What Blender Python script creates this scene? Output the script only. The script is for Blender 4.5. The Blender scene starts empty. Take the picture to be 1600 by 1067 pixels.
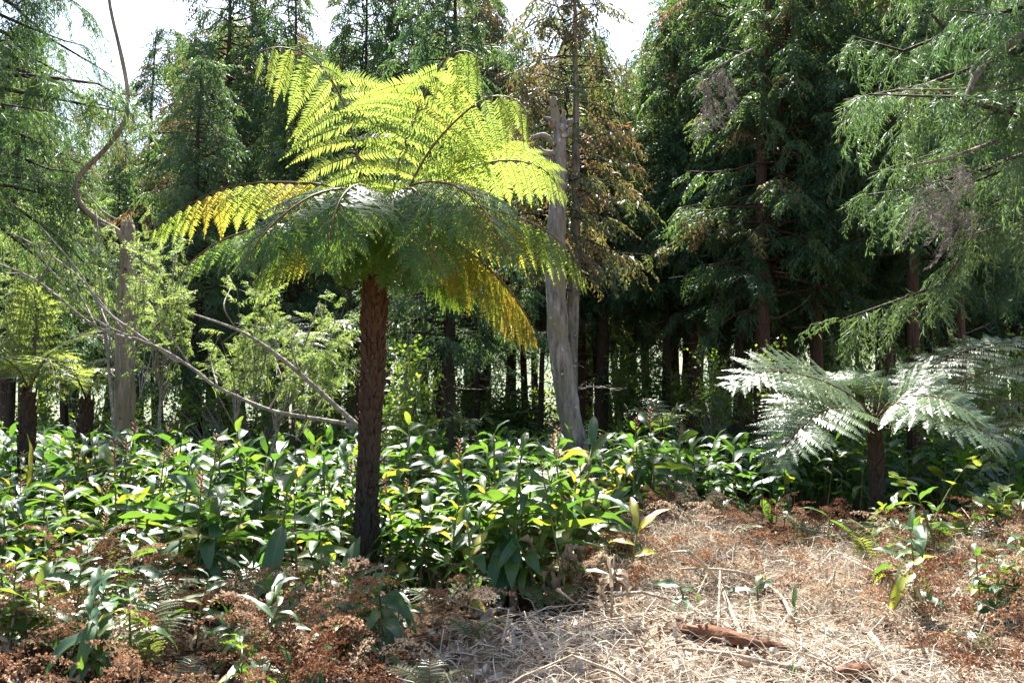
import bpy, math, random
import numpy as np
R = math.radians
scene = bpy.context.scene
COL = scene.collection

# ------------------------------------------------------------------ camera, sky, sun, exposure
FPX, HOR, CAMZ = 1386.0, 640.0, 1.6            # focal length in photo pixels, horizon row, eye height
PITCH = math.atan((HOR - 533.5) / FPX)
cam_d = bpy.data.cameras.new('camera'); cam = bpy.data.objects.new('camera', cam_d); COL.objects.link(cam)
cam.location = (0, 0, CAMZ); cam.rotation_euler = (R(90) + PITCH, 0, 0)
cam_d.sensor_width = 36; cam_d.lens = 36 * FPX / 1600; cam_d.clip_start = 0.1; cam_d.clip_end = 3000
scene.camera = cam
SUN_EL, SUN_AZ = R(56), R(-8)                    # azimuth from +Y (behind the fern) towards +X
w = bpy.data.worlds.new("World"); scene.world = w; w.use_nodes = True
nt = w.node_tree; nt.nodes.clear()
sky = nt.nodes.new('ShaderNodeTexSky'); sky.sky_type = 'NISHITA'; sky.sun_disc = False
sky.sun_elevation = SUN_EL; sky.sun_rotation = SUN_AZ; sky.dust_density = 2.0; sky.air_density = 1.0
bg = nt.nodes.new('ShaderNodeBackground'); bg.inputs['Strength'].default_value = 0.078
wo = nt.nodes.new('ShaderNodeOutputWorld')
nt.links.new(sky.outputs[0], bg.inputs[0]); nt.links.new(bg.outputs[0], wo.inputs[0])
sd = bpy.data.lights.new('sun', 'SUN'); sd.energy = 5.0; sd.angle = R(0.53); sd.color = (1.0, 0.97, 0.91)
so = bpy.data.objects.new('sun', sd); COL.objects.link(so); so.location = (0, 0, 40)
so.rotation_euler = (-(R(90) - SUN_EL), 0, -SUN_AZ)
vs = scene.view_settings; vs.view_transform = 'Standard'; vs.look = 'None'; vs.gamma = 1; vs.use_curve_mapping = False
vs.exposure = 2.25
cy = scene.cycles
cy.max_bounces = 7; cy.diffuse_bounces = 3; cy.glossy_bounces = 2; cy.transmission_bounces = 4; cy.transparent_max_bounces = 4
cy.use_denoising = True; cy.caustics_reflective = False; cy.caustics_refractive = False

# ------------------------------------------------------------------ helpers
rng = np.random.default_rng(11)
random.seed(4)

def P(px, py, d):
    """point seen at photo pixel (px, py) that lies d metres in front of the camera"""
    x = (px - 800) / FPX; y = (533.5 - py) / FPX
    c, s = math.cos(PITCH), math.sin(PITCH)
    t = d / (c - y * s)
    return np.array([t * x, d, CAMZ + t * (s + y * c)])

def to_px(p):
    c, s = math.cos(PITCH), math.sin(PITCH)
    dz = p[2] - CAMZ
    f = p[1] * c + dz * s; u = -p[1] * s + dz * c
    return 800 + FPX * p[0] / f, 533.5 - FPX * u / f

def unit(v):
    v = np.asarray(v, float); return v / np.maximum(np.linalg.norm(v, axis=-1, keepdims=True), 1e-9)

def ground_z(x, y):
    x = np.asarray(x, float); y = np.asarray(y, float)
    z = 0.05 * np.sin(x * 1.3 + 0.4) * np.cos(y * 1.1) + 0.03 * np.sin(x * 3.1 + y * 2.3) + 0.018 * np.sin(x * 7.3 - y * 5.9)
    b = lambda cx, cy, sx, sy, h: h * np.exp(-((x - cx) / sx) ** 2 - ((y - cy) / sy) ** 2)
    return z + b(1.9, 9.9, .7, 1.4, .26) + b(4.3, 8.4, 1.3, .7, .20) + b(3.3, 6.7, .8, .45, .13) + b(1.2, 6.2, .6, .35, .08) - b(2.2, 7.6, .8, .5, .08) + b(-2.6, 6.0, .8, .7, .15)

class MB:
    def __init__(s): s.v = []; s.f = []; s.m = []; s.t = []; s.u = []; s.n = 0
    def add(s, V, F, tone=0.5, mat=0, uv=None):
        V = np.asarray(V, float).reshape(-1, 3); F = np.asarray(F, np.int64).reshape(-1, 3)
        s.v.append(V); s.f.append(F + s.n); s.n += len(V)
        s.m.append(np.broadcast_to(np.asarray(mat, np.int32), (len(F),)).copy())
        s.t.append(np.broadcast_to(np.asarray(tone, np.float32), (len(V),)).copy())
        s.u.append(np.zeros((len(V), 2), np.float32) if uv is None else np.asarray(uv, np.float32))
        return s
    def mesh(s, name, mats, smooth=True):
        V = np.concatenate(s.v).astype(np.float32); F = np.concatenate(s.f).astype(np.int32)
        M = np.concatenate(s.m); T = np.concatenate(s.t); U = np.concatenate(s.u)
        me = bpy.data.meshes.new(name)
        me.vertices.add(len(V)); me.vertices.foreach_set('co', V.ravel())
        me.loops.add(F.size); me.loops.foreach_set('vertex_index', F.ravel())
        me.polygons.add(len(F))
        me.polygons.foreach_set('loop_start', np.arange(0, F.size, 3, dtype=np.int32))
        me.polygons.foreach_set('loop_total', np.full(len(F), 3, np.int32))
        for m in (mats if isinstance(mats, (list, tuple)) else [mats]): me.materials.append(m)
        me.polygons.foreach_set('material_index', M)
        me.polygons.foreach_set('use_smooth', np.full(len(F), smooth, bool))
        a = me.attributes.new('tone', 'FLOAT', 'POINT'); a.data.foreach_set('value', T)
        ul = me.uv_layers.new(name='UVMap'); ul.data.foreach_set('uv', U[F.ravel()].ravel())
        me.update(); me.validate()
        return me
    def build(s, name, mats, parent=None, loc=(0, 0, 0), smooth=True):
        return link(name, s.mesh(name, mats, smooth), parent, loc)

def link(name, me, parent=None, loc=(0, 0, 0)):
    o = bpy.data.objects.new(name, me); COL.objects.link(o)
    if parent is not None: o.parent = parent
    o.location = loc
    return o

def thing(name, label, cat, loc, group=None, rotz=0, scale=1):
    o = bpy.data.objects.new(name, None); COL.objects.link(o); o.location = loc
    o.rotation_euler = (0, 0, rotz); o.scale = (scale,) * 3
    o.empty_display_size = 0.1
    return tag(o, label, cat, group)

def tag(o, label=None, cat=None, group=None, kind=None):
    if label: o['label'] = label
    if cat: o['category'] = cat
    if group: o['group'] = group
    if kind: o['kind'] = kind
    return o

KIDS = {}
def copy_tree(src, label=None, group=None, loc=None, rot=None, scale=None):
    r = src.copy(); COL.objects.link(r)
    if label: r['label'] = label
    if group: r['group'] = group
    if loc is not None: r.location = loc
    if rot is not None: r.rotation_euler = rot
    if scale is not None: r.scale = scale if hasattr(scale, '__len__') else (scale,) * 3
    if src.name not in KIDS: KIDS[src.name] = [(c, list(c.children)) for c in src.children]
    for c, gs in KIDS[src.name]:
        k = c.copy(); COL.objects.link(k); k.parent = r
        for g in gs:
            q = g.copy(); COL.objects.link(q); q.parent = k
    return r

def smooth_path(pts, n):
    """Catmull-Rom through the points, n samples"""
    p = np.asarray(pts, float)
    if len(p) == 2: return p[0] + (p[1] - p[0]) * np.linspace(0, 1, n)[:, None]
    e = np.vstack([2 * p[0] - p[1], p, 2 * p[-1] - p[-2]])
    k = len(p) - 1
    t = np.linspace(0, k, n); i = np.minimum(t.astype(int), k - 1); u = (t - i)[:, None]
    a, b, c, d = e[i], e[i + 1], e[i + 2], e[i + 3]
    return 0.5 * (2 * b + (c - a) * u + (2 * a - 5 * b + 4 * c - d) * u ** 2 + (3 * b - a - 3 * c + d) * u ** 3)

def interp(vals, n):
    v = np.asarray(vals, float); return np.interp(np.linspace(0, 1, n), np.linspace(0, 1, len(v)), v)

def tube(mb, path, rad, sides=8, rough=0.0, tone=0.5, mat=0, ridges=0, seed=0, cap=True):
    path = np.asarray(path, float); n = len(path)
    rad = interp(rad, n) if np.ndim(rad) else np.full(n, float(rad))
    T = unit(np.gradient(path, axis=0))
    ref = np.array([1.0, 0, 0]) if abs(T[:, 0]).mean() < 0.7 else np.array([0, 0, 1.0])
    A = unit(np.cross(T, ref)); B = np.cross(T, A)
    a = np.linspace(0, 2 * np.pi, sides, endpoint=False)
    rr = rad[:, None] * np.ones((1, sides))
    if rough:
        g = np.random.default_rng(seed)
        nz = g.normal(0, 1, (n, sides)); nz[1:] = 0.6 * nz[:-1] + 0.6 * nz[1:]
        rr = rr * (1 + rough * nz)
    if ridges:
        g = np.random.default_rng(seed + 5); ph = np.cumsum(g.normal(0, 0.25, n))
        rr = rr * (1 + 0.06 * np.sin(ridges * a[None, :] + ph[:, None]) + 0.04 * np.sin(2 * ridges * a[None, :] + 2.1 * ph[:, None] + 1))
    V = path[:, None, :] + rr[..., None] * (np.cos(a)[None, :, None] * A[:, None, :] + np.sin(a)[None, :, None] * B[:, None, :])
    i = np.arange(n - 1)[:, None] * sides; j = np.arange(sides)[None, :]; j2 = (j + 1) % sides
    q = [i + j, i + j2, i + sides + j2, i + sides + j]
    F = np.concatenate([np.stack([q[0], q[1], q[2]], -1).reshape(-1, 3), np.stack([q[0], q[2], q[3]], -1).reshape(-1, 3)])
    V = V.reshape(-1, 3)
    if cap:
        V = np.vstack([V, path[0], path[-1]]); c0, c1 = n * sides, n * sides + 1
        jj = np.arange(sides); k = (n - 1) * sides
        F = np.vstack([F, np.stack([np.full(sides, c0), (jj + 1) % sides, jj], -1), np.stack([np.full(sides, c1), k + jj, k + (jj + 1) % sides], -1)])
    mb.add(V, F, tone, mat)
    return mb

def frames(d, n):
    """(N,3,3) matrices whose columns are x = d, z near n"""
    x = unit(d); y = unit(np.cross(n, x)); z = np.cross(x, y)
    return np.stack([x, y, z], -1)

def scatter(mb, tmpl, idx, M, loc, sc, tone, mat=0):
    """place copies of templates (V, F, uv) into one mesh"""
    sc = np.asarray(sc, float); tone = np.asarray(tone, float)
    for k, tm in enumerate(tmpl):
        V, F = tm[0], tm[1]
        s = np.where(idx == k)[0]
        if not len(s): continue
        W = np.einsum('nij,vj->nvi', M[s], V) * sc[s][:, None, None] + loc[s][:, None, :]
        FF = F[None] + (np.arange(len(s)) * len(V))[:, None, None]
        tn = np.repeat(tone[s], len(V))
        uv = np.tile(tm[2], (len(s), 1)) if len(tm) > 2 else None
        mb.add(W.reshape(-1, 3), FF.reshape(-1, 3), tn, mat, uv)

# ------------------------------------------------------------------ materials
def new_mat(name):
    m = bpy.data.materials.new(name); m.use_nodes = True; t = m.node_tree; t.nodes.clear()
    return m, t, t.nodes.new('ShaderNodeOutputMaterial')

def N(t, kind, **kw):
    n = t.nodes.new('ShaderNode' + kind)
    for k, v in kw.items():
        if k in n.inputs: n.inputs[k].default_value = v
        else: setattr(n, k, v)
    return n

def ramp(t, src, stops):
    r = t.nodes.new('ShaderNodeValToRGB'); e = r.color_ramp.elements
    while len(e) < len(stops): e.new(0.5)
    for q, (p, c) in zip(e, stops): q.position = p; q.color = (*c, 1)
    t.links.new(src, r.inputs[0]); return r.outputs[0]

def mixc(t, fac, a, b):
    m = t.nodes.new('ShaderNodeMix'); m.data_type = 'RGBA'
    for s, v in ((m.inputs[0], fac), (m.inputs[6], a), (m.inputs[7], b)):
        if hasattr(v, 'links'): t.links.new(v, s)
        else: s.default_value = v if not isinstance(v, tuple) else (*v, 1)[:4]
    return m.outputs[2]

def leaf_mat(name, stops, trans, fac=0.4, rough=0.4, var='object', midrib=None, edge=None, spec=0.5, tgain=1.0):
    """stops: colour ramp over the per-leaf variation; trans: transmitted colour ramp over the same"""
    m, t, out = new_mat(name)
    if var == 'object': src = N(t, 'ObjectInfo').outputs['Random']
    elif var == 'island': src = N(t, 'NewGeometry').outputs['Random Per Island']
    elif var == 'place':
        oi = N(t, 'ObjectInfo'); pn = N(t, 'TexNoise', Scale=1.6, Detail=1.0); t.links.new(oi.outputs['Location'], pn.inputs['Vector'])
        pm = N(t, 'MapRange'); pm.inputs[1].default_value = .32; pm.inputs[2].default_value = .7; t.links.new(pn.outputs[0], pm.inputs[0]); src = pm.outputs[0]
    else:
        a = N(t, 'Attribute', attribute_name='tone'); src = a.outputs['Fac']
    col = ramp(t, src, stops); tc = ramp(t, src, trans)
    tcn = N(t, 'TexCoord')
    nz = N(t, 'TexNoise', Scale=6.0, Detail=3.0); t.links.new(tcn.outputs['Object'], nz.inputs['Vector'])
    hv = N(t, 'HueSaturation'); mr = N(t, 'MapRange'); mr.inputs[3].default_value = 0.65; mr.inputs[4].default_value = 1.4
    t.links.new(nz.outputs[0], mr.inputs[0]); t.links.new(mr.outputs[0], hv.inputs['Value']); t.links.new(col, hv.inputs['Color'])
    col = hv.outputs[0]
    pb = N(t, 'BsdfPrincipled', Roughness=rough); pb.inputs['Specular IOR Level'].default_value = spec
    if midrib or edge:
        sx = N(t, 'SeparateXYZ'); t.links.new(tcn.outputs['UV'], sx.inputs[0])
        ab = N(t, 'Math', operation='ABSOLUTE')
        sb = N(t, 'Math', operation='SUBTRACT'); sb.inputs[1].default_value = 0.5
        t.links.new(sx.outputs[1], sb.inputs[0]); t.links.new(sb.outputs[0], ab.inputs[0])
        if midrib:
            r = ramp(t, ab.outputs[0], [(0.0, (1, 1, 1)), (0.06, (0, 0, 0))])
            col = mixc(t, r, col, midrib)
            wv = N(t, 'TexWave', Scale=9.0, Distortion=0.6); wv.bands_direction = 'X'
            cm = N(t, 'CombineXYZ'); ad = N(t, 'Math', operation='ADD'); t.links.new(sx.outputs[0], ad.inputs[0])
            mm = N(t, 'Math', operation='MULTIPLY'); mm.inputs[1].default_value = -0.5
            t.links.new(ab.outputs[0], mm.inputs[0]); t.links.new(mm.outputs[0], ad.inputs[1]); t.links.new(ad.outputs[0], cm.inputs[0])
            t.links.new(cm.outputs[0], wv.inputs['Vector'])
            bp = N(t, 'Bump', Strength=0.12, Distance=0.01); t.links.new(wv.outputs['Fac'], bp.inputs['Height']); t.links.new(bp.outputs[0], pb.inputs['Normal'])
        if edge:
            n2 = N(t, 'TexNoise', Scale=9.0); t.links.new(tcn.outputs['Object'], n2.inputs['Vector'])
            ad2 = N(t, 'Math', operation='ADD'); t.links.new(ab.outputs[0], ad2.inputs[0])
            m3 = N(t, 'Math', operation='MULTIPLY'); m3.inputs[1].default_value = 0.35; t.links.new(n2.outputs[0], m3.inputs[0]); t.links.new(m3.outputs[0], ad2.inputs[1])
            r2 = ramp(t, ad2.outputs[0], [(0.47, (0, 0, 0)), (0.6, (1, 1, 1))])
            col = mixc(t, r2, col, edge); tc = mixc(t, r2, tc, edge)
    t.links.new(col, pb.inputs['Base Color'])
    tr = N(t, 'BsdfTranslucent'); t.links.new(tc, tr.inputs['Color'])
    mx = N(t, 'MixShader'); mx.inputs[0].default_value = fac
    t.links.new(pb.outputs[0], mx.inputs[1]); t.links.new(tr.outputs[0], mx.inputs[2]); t.links.new(mx.outputs[0], out.inputs[0])
    return m

def bark_mat(name, dark, light, fleck=None, stretch=0.12, scale=9.0, moss=None, low=None, zsplit=None, fleck_amt=0.66):
    m, t, out = new_mat(name)
    tc = N(t, 'TexCoord'); mp = N(t, 'Mapping'); mp.inputs['Scale'].default_value = (1, 1, stretch)
    t.links.new(tc.outputs['Object'], mp.inputs['Vector'])
    nz = N(t, 'TexNoise', Scale=scale * 4, Detail=6.0, Roughness=0.65); t.links.new(mp.outputs[0], nz.inputs['Vector'])
    vo = N(t, 'TexVoronoi', Scale=scale * 3); t.links.new(mp.outputs[0], vo.inputs['Vector'])
    col = ramp(t, nz.outputs[0], [(0.3, dark), (0.52, tuple(0.5 * (a + b) for a, b in zip(dark, light))), (0.72, light)])
    n2 = N(t, 'TexNoise', Scale=2.2, Detail=4.0); t.links.new(tc.outputs['Object'], n2.inputs['Vector'])
    if low:
        sx = N(t, 'SeparateXYZ'); t.links.new(tc.outputs['Object'], sx.inputs[0])
        ad = N(t, 'Math', operation='ADD'); t.links.new(sx.outputs[2], ad.inputs[0]); t.links.new(n2.outputs[0], ad.inputs[1])
        mr = N(t, 'MapRange'); mr.inputs[1].default_value = zsplit; mr.inputs[2].default_value = zsplit + 1.8
        t.links.new(ad.outputs[0], mr.inputs[0]); col = mixc(t, mr.outputs[0], low, col)
    if moss: col = mixc(t, ramp(t, n2.outputs[0], [(0.5, (0, 0, 0)), (0.7, (1, 1, 1))]), col, moss)
    if fleck:
        n3 = N(t, 'TexNoise', Scale=14.0, Detail=5.0); t.links.new(tc.outputs['Object'], n3.inputs['Vector'])
        col = mixc(t, ramp(t, n3.outputs[0], [(fleck_amt, (0, 0, 0)), (fleck_amt + 0.05, (1, 1, 1))]), col, fleck)
    pb = N(t, 'BsdfPrincipled', Roughness=0.85); pb.inputs['Specular IOR Level'].default_value = 0.2
    t.links.new(col, pb.inputs['Base Color'])
    ad = N(t, 'Math', operation='ADD'); t.links.new(nz.outputs[0], ad.inputs[0]); t.links.new(vo.outputs[0], ad.inputs[1])
    bp = N(t, 'Bump', Strength=0.9, Distance=0.03); t.links.new(ad.outputs[0], bp.inputs['Height']); t.links.new(bp.outputs[0], pb.inputs['Normal'])
    t.links.new(pb.outputs[0], out.inputs[0])
    return m

def plain_mat(name, stops, rough=0.8, var='tone', trans=0.0, spec=0.2):
    m, t, out = new_mat(name)
    if var == 'island': src = N(t, 'NewGeometry').outputs['Random Per Island']
    elif var == 'object': src = N(t, 'ObjectInfo').outputs['Random']
    else: src = N(t, 'Attribute', attribute_name='tone').outputs['Fac']
    col = ramp(t, src, stops)
    tc = N(t, 'TexCoord'); nz = N(t, 'TexNoise', Scale=25.0, Detail=4.0); t.links.new(tc.outputs['Object'], nz.inputs['Vector'])
    hv = N(t, 'HueSaturation'); mr = N(t, 'MapRange'); mr.inputs[3].default_value = 0.6; mr.inputs[4].default_value = 1.4
    t.links.new(nz.outputs[0], mr.inputs[0]); t.links.new(mr.outputs[0], hv.inputs['Value']); t.links.new(col, hv.inputs['Color'])
    pb = N(t, 'BsdfPrincipled', Roughness=rough); pb.inputs['Specular IOR Level'].default_value = spec
    t.links.new(hv.outputs[0], pb.inputs['Base Color'])
    if trans:
        tr = N(t, 'BsdfTranslucent'); t.links.new(hv.outputs[0], tr.inputs['Color'])
        mx = N(t, 'MixShader'); mx.inputs[0].default_value = trans
        t.links.new(pb.outputs[0], mx.inputs[1]); t.links.new(tr.outputs[0], mx.inputs[2]); t.links.new(mx.outputs[0], out.inputs[0])
    else: t.links.new(pb.outputs[0], out.inputs[0])
    return m

G = (0.045, 0.10, 0.02)
M = {}
M['frond'] = leaf_mat('fern_leaf', [(0, (0.022, 0.060, 0.022)), (1, (0.034, 0.078, 0.022))],
                      [(0, (0.36, 0.48, 0.085)), (0.8, (0.42, 0.52, 0.09)), (1, (0.48, 0.52, 0.09))], fac=0.5, rough=0.32, spec=0.2)
M['frond_shade'] = leaf_mat('fern_leaf_shade', [(0, (0.018, 0.058, 0.014)), (1, (0.030, 0.076, 0.018))], [(0, (0.28, 0.5, 0.05)), (1, (0.4, 0.55, 0.05))], fac=0.42, rough=0.27, spec=0.42)  # shade among the overlapping front fronds, put into a darker, less translucent leaf
M['frond_orange'] = leaf_mat('fern_leaf_orange', [(0, (0.05, 0.07, 0.02)), (1, (0.13, 0.08, 0.02))], [(0, (0.48, 0.54, 0.06)), (.5, (0.62, 0.55, 0.06)), (1, (0.74, 0.50, 0.06))], fac=0.58, rough=0.34, spec=0.2)
M['frond_old'] = leaf_mat('fern_leaf_ageing', [(0, (0.035, 0.075, 0.02)), (0.7, (0.06, 0.08, 0.02)), (1, (0.12, 0.08, 0.02))],
                      [(0, (0.34, 0.50, 0.07)), (0.6, (0.46, 0.54, 0.07)), (0.85, (0.58, 0.52, 0.06)), (1, (0.62, 0.44, 0.06))], fac=0.5, rough=0.34, spec=0.2, var='place')
M['frond_pale'] = leaf_mat('fern_leaf_pale', [(0, (0.075, 0.14, 0.055)), (1, (0.11, 0.165, 0.07))],
                      [(0, (0.35, 0.52, 0.08)), (1, (0.45, 0.55, 0.08))], fac=0.33, rough=0.36, spec=0.95)
M['rachis'] = plain_mat('rachis', [(0, (0.09, 0.045, 0.02)), (1, (0.13, 0.08, 0.03))], rough=0.6)
M['fern_trunk'] = bark_mat('fern_trunk', (0.018, 0.012, 0.009), (0.10, 0.05, 0.03), fleck=(0.4, 0.39, 0.36), low=(0.055, 0.044, 0.038), zsplit=1.1, fleck_amt=0.69)
M['fern_scale'] = bark_mat('fern_scale', (0.06, 0.03, 0.016), (0.12, 0.062, 0.036), stretch=0.2, low=(0.058, 0.046, 0.038), zsplit=1.0)
M['conifer'] = leaf_mat('conifer_needles', [(0, (0.026, 0.060, 0.034)), (0.45, (0.040, 0.082, 0.038)), (0.8, (0.062, 0.10, 0.040)), (0.95, (0.09, 0.10, 0.04)), (1, (0.14, 0.10, 0.05))],
                      [(0, (0.12, 0.26, 0.06)), (0.8, (0.25, 0.38, 0.07)), (1, (0.35, 0.2, 0.08))], fac=0.28, rough=0.55, var='tone', spec=0.3)
M['conifer_pale'] = leaf_mat('conifer_needles_pale', [(0, (0.028, 0.062, 0.034)), (0.6, (0.048, 0.088, 0.042)), (1, (0.075, 0.108, 0.05))],
                      [(0, (0.15, 0.30, 0.08)), (1, (0.26, 0.38, 0.10))], fac=0.26, rough=0.55, var='tone', spec=0.3)
M['conifer_brown'] = leaf_mat('conifer_needles_brown', [(0, (0.04, 0.07, 0.03)), (0.6, (0.075, 0.085, 0.04)), (1, (0.17, 0.11, 0.06))],
                      [(0, (0.2, 0.3, 0.06)), (1, (0.4, 0.22, 0.09))], fac=0.28, rough=0.5, var='tone')
M['feather'] = leaf_mat('feathery_leaf', [(0, (0.065, 0.115, 0.04)), (1, (0.11, 0.15, 0.05))],
                      [(0, (0.32, 0.48, 0.09)), (1, (0.5, 0.6, 0.14))], fac=0.42, rough=0.45, var='tone')
M['shrub_leaf'] = leaf_mat('shrub_leaf', [(0, (0.04, 0.085, 0.02)), (1, (0.08, 0.13, 0.03))],
                      [(0, (0.28, 0.5, 0.04)), (1, (0.5, 0.62, 0.06))], fac=0.4, rough=0.35, var='tone')
M['ginger'] = leaf_mat('ginger_leaf', [(0, (0.020, 0.058, 0.022)), (0.75, (0.032, 0.082, 0.024)), (1, (0.07, 0.11, 0.024))],
                      [(0, (0.13, 0.30, 0.03)), (0.75, (0.21, 0.38, 0.035)), (1, (0.46, 0.52, 0.04))], fac=0.3, rough=0.41, midrib=(0.08, 0.13, 0.04), spec=0.55)
M['ginger_mass'] = leaf_mat('ginger_leaf_mass', [(0, (0.020, 0.058, 0.022)), (0.8, (0.035, 0.082, 0.024)), (1, (0.07, 0.11, 0.024))],
                      [(0, (0.13, 0.30, 0.03)), (0.8, (0.21, 0.38, 0.035)), (1, (0.46, 0.52, 0.04))], fac=0.3, rough=0.41, var='tone', spec=0.55)
M['ginger_yellow'] = leaf_mat('ginger_leaf_yellow', [(0, (0.22, 0.26, 0.03)), (1, (0.40, 0.36, 0.05))],
                      [(0, (0.7, 0.7, 0.05)), (1, (0.85, 0.7, 0.08))], fac=0.35, rough=0.4, edge=(0.16, 0.07, 0.03))
M['withered'] = plain_mat('withered_leaf', [(0, (0.22, 0.14, 0.085)), (1, (0.46, 0.37, 0.27))], var='object', trans=0.2)
M['stem'] = plain_mat('ginger_stem', [(0, (0.07, 0.11, 0.03)), (1, (0.15, 0.14, 0.05))], var='object', rough=0.5)
M['spike'] = plain_mat('seed_spike', [(0, (0.16, 0.07, 0.035)), (1, (0.30, 0.17, 0.09))], var='island')
M['bark_red'] = bark_mat('bark_red_brown', (0.035, 0.02, 0.014), (0.16, 0.09, 0.06), stretch=0.07, fleck=(0.33, 0.31, 0.28), fleck_amt=0.7)
M['bark_dark'] = bark_mat('bark_dark', (0.022, 0.016, 0.012), (0.10, 0.07, 0.05), stretch=0.07)
M['bark_grey'] = bark_mat('bark_grey', (0.055, 0.042, 0.034), (0.40, 0.35, 0.30), stretch=0.22, moss=(0.20, 0.17, 0.10), scale=4, fleck=(0.5, 0.48, 0.44), fleck_amt=0.64)
M['bark_pale'] = bark_mat('bark_pale', (0.10, 0.075, 0.05), (0.38, 0.31, 0.23), stretch=0.14, moss=(0.20, 0.16, 0.09), scale=4, fleck=(0.06, 0.045, 0.03), fleck_amt=0.64)
M['twig'] = bark_mat('bare_twig', (0.14, 0.11, 0.09), (0.40, 0.36, 0.31), stretch=1.0, scale=5)
M['stick'] = bark_mat('stick', (0.26, 0.19, 0.13), (0.55, 0.46, 0.36), stretch=1.0, scale=5)
M['rot'] = bark_mat('rotten_wood', (0.05, 0.02, 0.012), (0.24, 0.11, 0.055), stretch=1.0, scale=4)
M['dead_bracken'] = plain_mat('dead_bracken', [(0, (0.07, 0.028, 0.014)), (0.5, (0.18, 0.08, 0.038)), (0.85, (0.32, 0.18, 0.10)), (1, (0.46, 0.34, 0.23))], var='tone', trans=0.22)
M['straw'] = plain_mat('straw', [(0, (0.22, 0.165, 0.115)), (0.6, (0.43, 0.365, 0.28)), (1, (0.62, 0.575, 0.48))], var='tone', trans=0.15)
M['litter'] = plain_mat('litter', [(0, (0.12, 0.06, 0.035)), (0.5, (0.28, 0.19, 0.12)), (1, (0.55, 0.47, 0.38))], var='tone', trans=0.1)
M['dead_moss'] = plain_mat('dead_needles', [(0, (0.12, 0.10, 0.09)), (1, (0.26, 0.23, 0.20))], var='tone', trans=0.15)

# ------------------------------------------------------------------ ground and far hill
def ground():
    xs = np.unique(np.concatenate([np.linspace(-14, 14, 113), np.linspace(-400, -14, 40), np.linspace(14, 400, 40)]))
    ys = np.unique(np.concatenate([np.linspace(-6, 24, 121), np.linspace(24, 420, 60), np.linspace(-60, -6, 8)]))
    X, Y = np.meshgrid(xs, ys); Z = ground_z(X, Y)
    V = np.stack([X, Y, Z], -1).reshape(-1, 3); nx = len(xs)
    i = (np.arange(len(ys) - 1)[:, None] * nx + np.arange(nx - 1)[None]).ravel()
    F = np.concatenate([np.stack([i, i + 1, i + nx + 1], -1), np.stack([i, i + nx + 1, i + nx], -1)])
    m, t, out = new_mat('forest_floor')
    tc = N(t, 'TexCoord')
    n1 = N(t, 'TexNoise', Scale=0.35, Detail=4.0); n2 = N(t, 'TexNoise', Scale=14.0, Detail=8.0, Roughness=0.7); n3 = N(t, 'TexNoise', Scale=60.0, Detail=5.0)
    for n in (n1, n2, n3): t.links.new(tc.outputs['Object'], n.inputs['Vector'])
    soil = ramp(t, n2.outputs[0], [(0.3, (0.14, 0.095, 0.065)), (0.5, (0.30, 0.22, 0.155)), (0.68, (0.43, 0.345, 0.26)), (0.8, (0.52, 0.45, 0.36))])
    duff = ramp(t, n2.outputs[0], [(0.3, (0.03, 0.02, 0.012)), (0.6, (0.09, 0.055, 0.032)), (0.75, (0.16, 0.10, 0.06))])
    # the trodden dry clearing lies in front on the right; forest duff elsewhere
    sx = N(t, 'SeparateXYZ'); t.links.new(tc.outputs['Object'], sx.inputs[0])
    a = N(t, 'Math', operation='MULTIPLY_ADD'); a.inputs[1].default_value = 0.9; a.inputs[2].default_value = 6.2
    t.links.new(sx.outputs[0], a.inputs[0])
    mn = N(t, 'Math', operation='MINIMUM'); mn.inputs[1].default_value = 11.0; t.links.new(a.outputs[0], mn.inputs[0])
    b = N(t, 'Math', operation='SUBTRACT'); t.links.new(mn.outputs[0], b.inputs[0]); t.links.new(sx.outputs[1], b.inputs[1])
    c = N(t, 'Math', operation='ADD'); t.links.new(b.outputs[0], c.inputs[0]); t.links.new(n1.outputs[0], c.inputs[1])
    mr = N(t, 'MapRange'); mr.inputs[1].default_value = 0.0; mr.inputs[2].default_value = 1.2; t.links.new(c.outputs[0], mr.inputs[0])
    col = mixc(t, mr.outputs[0], duff, soil)
    pb = N(t, 'BsdfPrincipled', Roughness=0.95); pb.inputs['Specular IOR Level'].default_value = 0.1
    t.links.new(col, pb.inputs['Base Color'])
    ad = N(t, 'Math', operation='ADD'); t.links.new(n2.outputs[0], ad.inputs[0]); t.links.new(n3.outputs[0], ad.inputs[1])
    bp = N(t, 'Bump', Strength=1.0, Distance=0.05); t.links.new(ad.outputs[0], bp.inputs['Height']); t.links.new(bp.outputs[0], pb.inputs['Normal'])
    t.links.new(pb.outputs[0], out.inputs[0])
    tag(MB().add(V, F).build('ground', m), 'dry forest floor of bare soil, straw and leaf litter', None, None, 'structure')
ground()

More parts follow.
